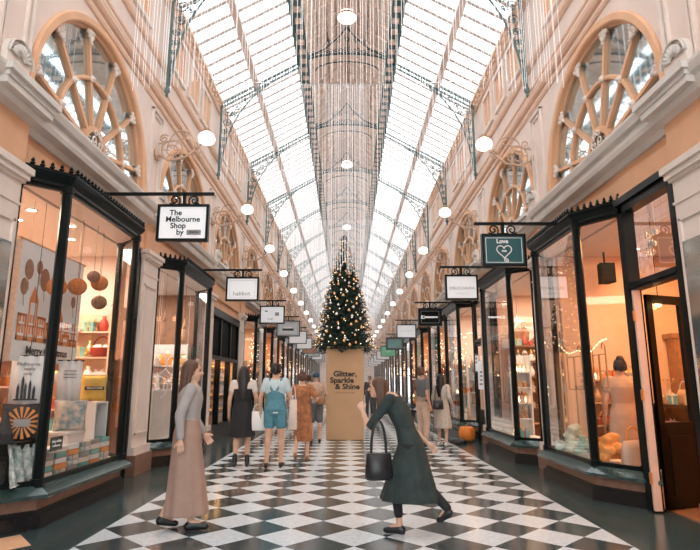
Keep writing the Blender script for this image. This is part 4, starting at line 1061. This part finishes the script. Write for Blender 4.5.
b.build('loop','white',t); b=MB(O); b.box(3.13,3.15,10.38,12.32,.405,.42); b.build('rail','white',t)
cross_shelf(1,12.85,3.8,5.6,[.5,.85,1.2,1.55,1.9,2.25],'wide wooden shelf wall facing the entrance of the second right shop','wood',.26,2.6)
for z in (.5,.85,1.2,1.55,1.9,2.25): cfill(1,12.82,3.8,5.6,z,11,'on the wide shelf wall of the second right shop',['orange','gold','linen','red','teal','wood_light','white'],None,1.1,5)
cross_shelf(-1,8.85,3.75,5.3,[.6,1.0,1.4,1.8,2.2],'wide peach shelf wall at the far end of the nearest left shop','shop_peach',.26,2.5)
for z in (.6,1.0,1.4,1.8,2.2): cfill(-1,8.82,3.75,5.3,z,8,'on the far shelf wall of the nearest left shop',['orange','gold','linen','red','teal','wood_light','white'],None,1.2,6)
cross_shelf(-1,13.0,3.7,5.3,[.6,1.0,1.4,1.8],'wide pale shelf wall at the far end of the second left shop','shop_pink',.26,2.3)
for z in (.6,1.0,1.4,1.8): cfill(-1,12.97,3.7,5.3,z,8,'on the far pale shelf wall of the second left shop',['orange','linen','wood_light','white','gold'],['vase','handbag','jar','gift_box'],1.2,6)
cross_shelf(1,8.98,3.85,4.75,[.75,1.1,1.45],'small light wood shelf behind the shop assistant','wood_light',.2,1.6)
for z in (.75,1.1,1.45): cfill(1,8.96,3.85,4.75,z,6,'on the small shelf behind the shop assistant',['orange','gold','linen','red','wood_light'],None,.9,6)
# --- generic bays further along
pal1=['orange','gold','linen','red','wood_light','teal','white','grey']
for s in (-1,1):
    for k in range(2,9):
        bb=BAYS[s][k]
        if bb is None: continue
        y0,y1=bb; w='in the %s %s bay window'%(ORD[k],SIDE[s])
        ms='white' if (s>0 and k==2) else 'wood'
        shelf_unit(s,3.72,y0+.1,y1-.5,[.8,1.15,1.5,1.85],'open shelf of small goods %s'%w,ms,.24,2.2,.405)
        for z in (.8,1.15,1.5,1.85): fill(s,3.70,y0+.15,y1-.55,z,8 if k<5 else 5,'on the open shelf %s'%w,pal1,['figurine','candle_lantern','gift_box','jar','vase'],1.0 if k<5 else 1.3,k)
        fill(s,3.27,y0+.1,y1-.5,.405,7 if k<5 else 4,'on the deck %s'%w,pal1,['figurine','candle_lantern','gift_box','handbag','vase'],1.3,k*3)
        xs=BAYS[s][k][1]-.35; cross_shelf(s,xs,3.16,3.58,[.75,1.1,1.45,1.8],'narrow shelf of bright goods standing %s'%w,'white' if k%2==0 else 'wood',.2,2.1,.405)
        if k<6:
            for z in (.75,1.1,1.45,1.8): cfill(s,xs,3.16,3.58,z,3,'on the narrow shelf %s'%w,pal1,None,1.1,k)
        b=MB(); rnd=random.Random(k)
        for i in range(40): b.ell((s*(3.2+.12*rnd.random()),y0+(y1-y0)*i/40,2.3+.5*sin(i*.45)*rnd.random()+rnd.uniform(-.5,.4)),.014,n=5,m=4)
        o=b.build('fairy_lights','fairy'); o['kind']='stuff'; tag(o,'scattered warm fairy lights %s'%w,'lights')
# mid brown shop board with notices, right side module 2 entrance side
for i,(y,z,w,h) in enumerate(((14.0,1.6,.5,.7),(14.35,1.9,.3,.4))):
    O=(3.36,y,z); t=thing('poster','pale %s poster fixed to the shopfront behind the beige coated person'%('large' if i==0 else 'small'),'poster',O); b=MB(O); b.box(3.345,3.36,y-w/2,y+w/2,z-h/2,z+h/2); b.build('sheet','sign_white',t)
    b=MB(O); [b.box(3.338,3.345,y-w/2+.05,y-w/2+.05+q,z-h/2+.1+.1*j,z-h/2+.15+.1*j) for j,q in enumerate((.3,.2,.18,.2)) if q<w-.08]; b.build('print','grey',t)
# orange bundle on floor
O=(2.93,13.9,0); t=thing('pumpkin','round orange lobed pumpkin like bundle on the dark floor by the third right bay','pumpkin',O); b=MB(O)
for i in range(9):
    a=2*pi*i/9; b.ell((2.93+.10*cos(a),13.9+.10*sin(a),.19),.11,.11,.18,12,8)
b.ell((2.93,13.9,.19),.16,.16,.16); o=b.build('body','orange_bag',t,smooth=True); rm=o.modifiers.new('r','REMESH'); rm.mode='VOXEL'; rm.voxel_size=.014; rm.use_smooth_shade=True
b=MB(O); b.tube([(2.93,13.9,.33),(2.94,13.9,.40),(2.97,13.9,.44)],[.03,.02,.018],6); b.build('stem','wood',t)
O=(2.62,13.3,0); t=thing('shoulder_bag','flat black bag lying on the floor left of the orange bundle','bag',O); b=MB(O); b.loft([(2.62,13.45,.0,.2,.12),(2.62,13.45,.05,.22,.14),(2.62,13.45,.12,.12,.08)],n=16); b.build('body','leather_black',t,smooth=True); b=MB(O); b.tube([(2.45,13.45,.06),(2.35,13.4,.02),(2.5,13.25,.012),(2.7,13.3,.02),(2.8,13.42,.06)],.01,5); b.build('strap','leather_black',t)

# ------------------------------------------------------------------ far end
YE=Y1
b=MB(); b.box(-3.8,-1.9,YE,YE+.3,0,8.8); b.box(1.9,3.8,YE,YE+.3,0,8.8); b.box(-1.9,1.9,YE,YE+.3,3.2,4.2); b.prism([(-3.8,8.8),(3.8,8.8),(1.27,10.1),(0,11.2),(-1.27,10.1)],YE,YE+.3); struct(b.build('wall_far','wall'))
b=MB(); 
for x in (-1.9,-.65,.6,1.84): b.box(x,x+.07,YE+.1,YE+.2,0,8.8)
for z in (2.3,3.2,4.2,5.6,7.0): b.box(-1.9,1.9,YE+.1,YE+.2,z,z+.08)
struct(b.build('window_40','rafter'))
b=MB(); b.add([(-1.9,YE+.15,0),(1.9,YE+.15,0),(1.9,YE+.15,8.8),(-1.9,YE+.15,8.8)],[(0,1,2,3)]); struct(b.build('window_41','roof_pane',fix=False))

# ------------------------------------------------------------------ light haze in the air of the arcade
m=bpy.data.materials.new('haze'); m.use_nodes=True; nt=m.node_tree; nt.nodes.clear(); o_=nt.nodes.new('ShaderNodeOutputMaterial'); vs_=nt.nodes.new('ShaderNodeVolumeScatter')
vs_.inputs['Density'].default_value=HAZE; vs_.inputs['Anisotropy'].default_value=.2; vs_.inputs['Color'].default_value=(1,1,1,1); nt.links.new(vs_.outputs[0],o_.inputs['Volume']); M['haze']=m
if HAZE>0:
    b=MB((0,30,4)); b.box(-2.3,2.3,16.0,Y1-.5,.05,8.6); o=b.build('haze','haze'); o['kind']='stuff'; tag(o,'faint bright haze filling the far length of the arcade','haze')
# ------------------------------------------------------------------ camera, sky, sun
cam=bpy.data.cameras.new('camera'); co=bpy.data.objects.new('camera',cam); C.objects.link(co)
cam.sensor_width=36; cam.lens=549/700*36; cam.shift_x=3/700; cam.clip_end=300; cam.clip_start=.05
co.location=(0,0,1.38); co.rotation_euler=(radians(90+11.23),0,0); bpy.context.scene.camera=co
w=bpy.data.worlds.new('World'); bpy.context.scene.world=w; w.use_nodes=True; nt=w.node_tree; bg=nt.nodes['Background']
sk=nt.nodes.new('ShaderNodeTexSky'); sk.sky_type='HOSEK_WILKIE'; sk.turbidity=8; sk.sun_direction=(.2,-.3,.9)
mx=nt.nodes.new('ShaderNodeMix'); mx.data_type='RGBA'; mx.inputs['Factor'].default_value=.92; mx.inputs['B'].default_value=(.91,.97,1,1)
nt.links.new(sk.outputs[0],mx.inputs['A']); nt.links.new(mx.outputs['Result'],bg.inputs['Color']); bg.inputs['Strength'].default_value=4.2
sc=bpy.context.scene; sc.view_settings.view_transform='Standard'; sc.view_settings.look='None'; sc.view_settings.exposure=.1
sc.cycles.max_bounces=8; sc.cycles.diffuse_bounces=4; sc.cycles.glossy_bounces=4; sc.cycles.transparent_max_bounces=24; sc.cycles.transmission_bounces=4
sc.cycles.caustics_reflective=False; sc.cycles.caustics_refractive=False; sc.cycles.sample_clamp_indirect=4
sc.cycles.use_denoising=True
# ------------------------------------------------------------------ people
def remesh(o, v, it=2):
    r=o.modifiers.new('r','REMESH'); r.mode='VOXEL'; r.voxel_size=v; r.use_smooth_shade=True
    s=o.modifiers.new('s','SMOOTH'); s.iterations=it; s.factor=.5
def person(label, x, y, rz, h, J=None, lean=0, skin='skin', skirt=None, top=None, trousers=None, hair=('short','hair_black'), shoe='leather_black', vox=.010, hd=(0,0), face=True, extra=None, group=None):
    """local frame: x to the person's right, y forward, z up, for a 1.70 m figure"""
    J0=dict(hipR=(.09,0,.90),hipL=(-.09,0,.90),kneeR=(.10,.02,.50),kneeL=(-.10,.02,.50),ankR=(.10,-.02,.09),ankL=(-.10,-.02,.09),
            toeR=(.115,.13,.035),toeL=(-.115,.13,.035),shR=(.165,0,1.40),shL=(-.165,0,1.40),elR=(.225,-.03,1.13),elL=(-.225,-.03,1.13),wrR=(.24,.04,.88),wrL=(-.24,.04,.88))
    J0.update(J or {}); V={k:Vector(v) for k,v in J0.items()}
    ly=lambda z: lean*max(0,z-.95)
    for k in ('shR','shL'): V[k].y+=ly(V[k].z)
    r=thing('person',label,'person',(x,y,0),group,rz=rz); f=h/1.70; r.scale=(f,f,f)
    b=MB()
    S=[(.84,.13,.10),(.93,.172,.125),(1.02,.150,.108),(1.09,.130,.095),(1.20,.150,.11),(1.30,.165,.118),(1.38,.165,.10),(1.43,.11,.075),(1.47,.055,.055)]
    b.loft([(0,ly(z),z,rx,ry) for z,rx,ry in S],18)
    hy=ly(1.585)+hd[0]; hz=1.585+hd[1]; Hc=Vector((0,hy,hz))
    b.cap((0,ly(1.42),1.42),(0,hy-.01,hz-.07),.055,.050)
    b.ell(Hc+Vector((0,-.012,.02)),.074,.092,.092,14,10); b.ell(Hc+Vector((0,.012,-.035)),.060,.072,.075,12,8); b.ell(Hc+Vector((0,.045,-.085)),.035,.035,.028,8,6)
    b.cap(Hc+Vector((0,.082,.008)),Hc+Vector((0,.104,-.028)),.009,.014,8); b.ell(Hc+Vector((0,.078,-.060)),.024,.012,.010,8,6); b.ell(Hc+Vector((0,.066,.030)),.055,.022,.012,8,6)
    for sg in (-1,1): b.ell(Hc+Vector((sg*.074,-.005,-.01)),.012,.022,.032,8,6)
    for q in 'RL':
        sg=1 if q=='R' else -1
        sh,el,wr=V['sh'+q],V['el'+q],V['wr'+q]
        b.cap(sh-Vector((sg*.03,0,0)),sh,.055,.052); b.cap(sh,el,.048,.037); b.cap(el,wr,.039,.025); b.ell(el+(wr-el)*.3,.040,.040,.045,8,6)
        d=(wr-el).normalized(); side=d.cross(Vector((sg,0,0))); side=side.normalized() if side.length>.2 else Vector((0,1,0)); nrm=d.cross(side).normalized()
        if nrm.x*sg>0: nrm=-nrm     # palm faces the body
        pc=wr+d*.055; b.cap(wr+d*.01,pc-side*.015,.024,.022); b.cap(wr+d*.02,pc+side*.015,.024,.022); b.cap(pc-side*.022,pc+side*.022,.018,.018)
        for i,(o_,l_) in enumerate(((-.036,.058),(-.012,.070),(.012,.075),(.036,.066))):
            a=pc+d*.018+side*o_*.85; m_=a+(d+nrm*.18+side*o_*2.0)*l_*.5; e=m_+(d*.8+nrm*.55+side*o_*2)*l_*.5
            b.cap(a,m_,.0095,.0088,8); b.cap(m_,e,.0088,.0072,8)
        a=wr+d*.025+side*.022; m_=a+(side*.75+d*.6+nrm*.2)*.04; e=m_+(side*.3+d*.9+nrm*.3)*.032
        b.cap(a,m_,.012,.0105,8); b.cap(m_,e,.0105,.008,8)
        hp,kn,an,to=V['hip'+q],V['knee'+q],V['ank'+q],V['toe'+q]
        b.cap(hp,kn,.088,.056); b.cap(kn,an,.054,.034); b.ell(kn+(an-kn)*.28+Vector((0,-.018,0)),.052,.052,.10,10,8)
        fd=(to-an); b.cap(an+Vector((0,-.02,-.035)),to,.036,.028); b.cap(an,to,.036,.024)
    o=b.build('body',skin,r); remesh(o,vox)
    # eyes and lips
    b=MB(); [b.ell(Hc+Vector((sg*.028,.076,.006)),.011,.008,.008,8,6) for sg in (-1,1)]; b.build('eyes','ink',r,smooth=True)
    b=MB(); b.ell(Hc+Vector((0,.086,-.058)),.022,.008,.007,8,6); b.build('lips','red',r,smooth=True)
    # hair
    kind,hm=hair; b=MB()
    b.ell(Hc+Vector((0,-.026,.034)),.086,.097,.090,14,10)
    for sg in (-1,1): b.ell(Hc+Vector((sg*.062,-.03,-.005)),.030,.055,.055,10,8)
    if kind=='short': 
        for a in range(9): b.ell(Hc+Vector((.055*cos(a*.7),-.03+.06*sin(a*.7),.085+.012*sin(a*3))),.032,.034,.028,8,6)
        b.ell(Hc+Vector((0,-.07,-.02)),.062,.045,.06)
    if kind in('long','mid'):
        l=.34 if kind=='long' else .2
        b.loft([(0,hy-.06,hz+.06,.075,.06),(0,hy-.075,hz-.05,.088,.055),(.0,hy-.085,hz-.15,.092,.045),(0,hy-.105,hz-.20-.1*(l>.3),.085,.035),(0,hy-.10,hz-.10-l,.05,.022)],16)
        for sg in (-1,1): b.cap(Hc+Vector((sg*.07,-.02,.02)),Hc+Vector((sg*.095,-.05,-.20)),.028,.022)
    if kind=='bun': b.ell(Hc+Vector((0,-.055,.115)),.052,.052,.046,10,8); b.ell(Hc+Vector((0,-.07,-.01)),.06,.045,.06); b.ell(Hc+Vector((.03,-.09,.10)),.025)
    if kind=='cap': 
        b=MB(); b.ell(Hc+Vector((0,-.02,.04)),.09,.10,.085,14,10); b.ell(Hc+Vector((0,.09,.05)),.07,.07,.012,12,6)
    o=b.build('cap' if kind=='cap' else 'hair',hm,r); remesh(o,.011)
    # shoes
    for q in 'RL':
        an,to=V['ank'+q],V['toe'+q]; b=MB(); b.cap(an+Vector((0,-.03,-.045)),to+Vector((0,.004,.002)),.038,.031); b.cap(an+Vector((0,-.005,-.02)),to+Vector((0,-.02,.004)),.040,.033)
        if shoe=='leather_black' and kind=='long': b.cap(an+Vector((0,-.005,0)),an+Vector((0,0,.09)),.045,.044)
        b.cap(an+Vector((0,-.04,-.07)),Vector((to.x,to.y,min(to.z,to.z))) ,.022,.030)
        o=b.build('shoe',shoe,r); remesh(o,.011,3)
    def tor(b,z0,z1,g,S=S):
        sec=[(z,rx,ry) for z,rx,ry in S if z0-.001<=z<=z1+.001]; b.loft([(0,ly(z),z,rx+g,ry+g) for z,rx,ry in sec],20)
    if top:
        m,sl,z0=top[:3]; b=MB(); tor(b,z0,1.43,.016)
        for q in 'RL':
            sh,el,wr=V['sh'+q],V['el'+q],V['wr'+q]; sg=1 if q=='R' else -1
            b.cap(sh-Vector((sg*.04,0,0)),sh,.062,.064)
            if sl<=1: b.cap(sh,sh+(el-sh)*max(sl,.05),.064,.060 if sl<.9 else .048)
            else: b.cap(sh,el,.064,.052); b.cap(el,el+(wr-el)*(sl-1),.052,.040)
        o=b.build('top',m,r); remesh(o,.012)
    if trousers:
        m,zb,wd=trousers; b=MB(); tor(b,.84,1.09,.016)
        for q in 'RL':
            hp,kn,an=V['hip'+q],V['knee'+q],V['ank'+q]; b.cap(hp,hp,.105,.105)
            if zb>.5: t=(hp.z-zb)/(hp.z-kn.z); b.cap(hp,hp+(kn-hp)*t,.105,.085*wd)
            else: t=min(1,(kn.z-zb)/(kn.z-an.z)); b.cap(hp,kn,.102,.070*wd); b.cap(kn,kn+(an-kn)*t,.070*wd,.052*wd)
        o=b.build('trousers' if zb<.5 else 'shorts',m,r); remesh(o,.012)
    if skirt:
        m,z0,z1,wd=skirt[:4]; cx=(V['ankR'].x+V['ankL'].x)/2; cy=(V['kneeR'].y+V['kneeL'].y)/2; sp=abs(V['kneeR'].y-V['kneeL'].y)/2
        b=MB(); secs=[]
        for i in range(9):
            t=i/8; z=.93+(z0-.93)*t; secs.append((cx*t, ly(.93)*(1-t)+cy*t, z, .185+(wd-.185)*t, .14+(wd*.8+sp-.14)*t))
        b.loft(secs,40,.06,9)
        b.loft([(0,ly(z),z,rx+.018,ry+.018) for z,rx,ry in S if .84<=z<=z1+.01],20)
        if len(skirt)>4:
            for sg in (-1,1): b.tube([(sg*.08,ly(1.2)+.12,1.22),(sg*.10,ly(1.42)+.05,1.45),(sg*.10,ly(1.42)-.04,1.45),(sg*.07,ly(1.2)-.11,1.22)],.018,6)
        o=b.build('skirt' if z1<1.15 else 'dress',m,r); remesh(o,.012)
    return r,V,f
W=radians
# woman in black dress, walking away
person('woman with long black hair in a black pinafore dress over a white top, walking away',-1.80,9.75,W(4),1.69,
  J=dict(kneeR=(.10,.05,.50),ankR=(.10,.03,.09),toeR=(.11,.18,.035),kneeL=(-.09,.0,.50),ankL=(-.09,-.12,.11),toeL=(-.10,.02,.035),elR=(.23,-.02,1.14),wrR=(.20,.14,.98)),
  top=('cloth_cream',.45,1.30),skirt=('cloth_black',.50,1.30,.215,1),hair=('long','hair_black'))
# woman in denim
person('person with short black hair in a pale blue tee and denim overall shorts, walking away',-1.22,9.63,W(-4),1.73,
  J=dict(kneeR=(.10,.04,.50),ankR=(.10,.06,.09),toeR=(.115,.21,.035),kneeL=(-.11,.0,.50),ankL=(-.12,-.05,.09),toeL=(-.14,.09,.035),elL=(-.25,-.02,1.14),wrL=(-.26,.03,.92),elR=(.24,.02,1.14),wrR=(.18,.16,1.02)),
  top=('cloth_paleblue',.55,1.02),trousers=('denim',.70,1.12),hair=('short','hair_black'),skin='skin')
P2=[o for o in C.objects if o.name.startswith('person') and o.name=='person.001'][0]
b=MB(); b.loft([(0,0,z,rx+.026,ry+.026) for z,rx,ry in ((.93,.172,.125),(1.02,.150,.108),(1.09,.130,.095),(1.20,.135,.11),(1.28,.11,.10))],20)
for sg in (-1,1): b.tube([(sg*.07,.13,1.27),(sg*.10,.07,1.44),(sg*.10,-.05,1.45),(sg*.05,-.13,1.26)],.020,6)
o=b.build('bib','denim',P2); remesh(o,.012)
b=MB(); b.box(-.01,.07,-.155,-.148,.885,.90); b.build('waist_label','white',P2)
# woman in rust dress
person('woman with a brown bun in a rust patterned dress, walking away beside the denim overalls',-.84,10.6,W(-8),1.60,
  J=dict(kneeR=(.10,.07,.50),ankR=(.10,.02,.09),toeR=(.11,.17,.035),kneeL=(-.09,.05,.50),ankL=(-.09,-.18,.16),toeL=(-.10,-.08,.04),elR=(.30,-.02,1.18),wrR=(.22,.16,1.15),elL=(-.30,-.02,1.18),wrL=(-.22,.16,1.12)),
  top=('cloth_rust',.75,1.20),skirt=('cloth_rust',.36,1.36,.18),hair=('bun','hair_brown'),shoe='wood')
person('person in a navy cap, tan top and dark shorts standing beside the kraft box',-.76,13.7,W(10),1.66,
  J=dict(elR=(.27,.0,1.16),wrR=(.20,.18,1.10)),top=('cloth_tan',.6,1.0),trousers=('cloth_grey',.55,1.1),hair=('cap','cloth_navy'))
person('person in a navy jacket beyond the rust dress',-1.15,16.6,W(-5),1.64,top=('cloth_navy',1.9,.93),trousers=('cloth_tan',.12,1.1),hair=('short','hair_brown'))
person('person dressed all in black standing right of the kraft box',.98,24.5,W(160),1.72,top=('cloth_black',1.9,.93),trousers=('cloth_black',.12,1.1),hair=('short','hair_black'),vox=.014)
person('person in a white shirt and black trousers right of the kraft box',1.30,24.9,W(200),1.64,top=('cloth_white',.6,.93),trousers=('cloth_black',.12,1.1),hair=('short','hair_brown'),vox=.014)
person('man with short brown hair in a charcoal tee, facing the right hand shops',1.72,12.8,W(-62),1.76,
  J=dict(elR=(.235,-.05,1.13),wrR=(.24,.02,.88)),top=('cloth_grey',.6,.93),trousers=('cloth_tan',.12,1.1),hair=('short','hair_brown'),skin='skin2')
person('woman in a beige knee length coat with long dark hair by the orange bundle',2.18,12.95,W(-40),1.60,
  J=dict(wrR=(.22,.12,.98)),top=('linen',1.9,.93),skirt=('linen',.42,1.38,.22),hair=('long','hair_black'),shoe='cloth_white')
# nearest walker, stooping forward and stepping towards the left
person('woman in a long dark green dress stooping forward in mid stride on the checker floor',.62,5.55,W(72),1.50,lean=.42,hd=(.11,-.06),
  J=dict(kneeR=(.09,-.10,.52),ankR=(.09,-.36,.26),toeR=(.09,-.27,.13),kneeL=(-.09,.16,.50),ankL=(-.09,.12,.09),toeL=(-.10,.27,.035),
         elR=(.25,.10,1.13),wrR=(.27,-.14,.90),elL=(-.20,.42,1.10),wrL=(-.10,.52,1.26)),
  top=('cloth_darkgreen',.95,.93),skirt=('cloth_darkgreen',.33,1.38,.24),trousers=('cloth_black',.20,.95),hair=('mid','hair_brown'),vox=.0075)
# walker close on the left
person('person in a smoke grey jacket and long blush skirt walking near the left window',-1.60,5.7,W(-75),1.62,lean=.04,
  J=dict(kneeR=(.09,.10,.50),ankR=(.09,.08,.09),toeR=(.10,.23,.035),kneeL=(-.09,-.04,.50),ankL=(-.09,-.20,.12),toeL=(-.10,-.07,.035),elR=(.23,-.08,1.14),wrR=(.24,-.06,.90),elL=(-.23,.04,1.13),wrL=(-.22,.18,.92)),
  top=('cloth_smoke',1.9,.93),skirt=('cloth_blush',.14,1.09,.19),hair=('mid','hair_brown'),vox=.0085)
# shop assistant inside
person('shop assistant with a black bun in a tan dress seen through the right bay window',3.92,8.0,W(-15),1.74,
  J=dict(elR=(.25,.0,1.14),wrR=(.20,.20,1.04)),top=('cloth_tan',.5,1.2),skirt=('cloth_tan',.14,1.38,.24),hair=('bun','hair_black'))
# bags people carry
def carry(name,x,y,z,w,h,d,m,label,rz=0,strap=.2,tw=.0):
    O=(x,y,z); t=thing(name,label,'bag',O,rz=rz); b=MB(); b.loft([(0,0,0,w*.46,d*.42),(0,0,.02,w*.52,d*.55),(tw,0,h*.5,w*.5,d*.55),(0,0,h*.97,w*.46,d*.30),(0,0,h,w*.44,d*.2)],16); b.build('body',m,t,smooth=True)
    b=MB(); 
    for sg in (-1,1): b.tube([(w*.28*cos(a),sg*d*.2,h+strap*sin(a)) for a in [pi*i/12 for i in range(13)]],.007,5)
    b.build('strap',m,t); return t
carry('shopping_bag',-1.53,9.72,.60,.28,.32,.10,'white','white shopping bag held between the black dress and the denim overalls',0,.12)
carry('tote_bag',-.92,9.62,.62,.14,.50,.10,'cloth_cream','cream cloth tote hanging beside the denim overalls',0,.24)
carry('shoulder_bag',2.05,12.68,.82,.24,.20,.10,'leather_black','small black shoulder bag on the hip of the beige coated woman',0,.36)
carry('shoulder_bag',.30,5.42,.50,.26,.24,.14,'leather_black','black bag swinging low in front of the dark green dress',W(10),.30)
carry('handbag',-.62,13.50,.90,.22,.20,.1,'wood','small brown bag held by the person in the navy cap',0,.1)
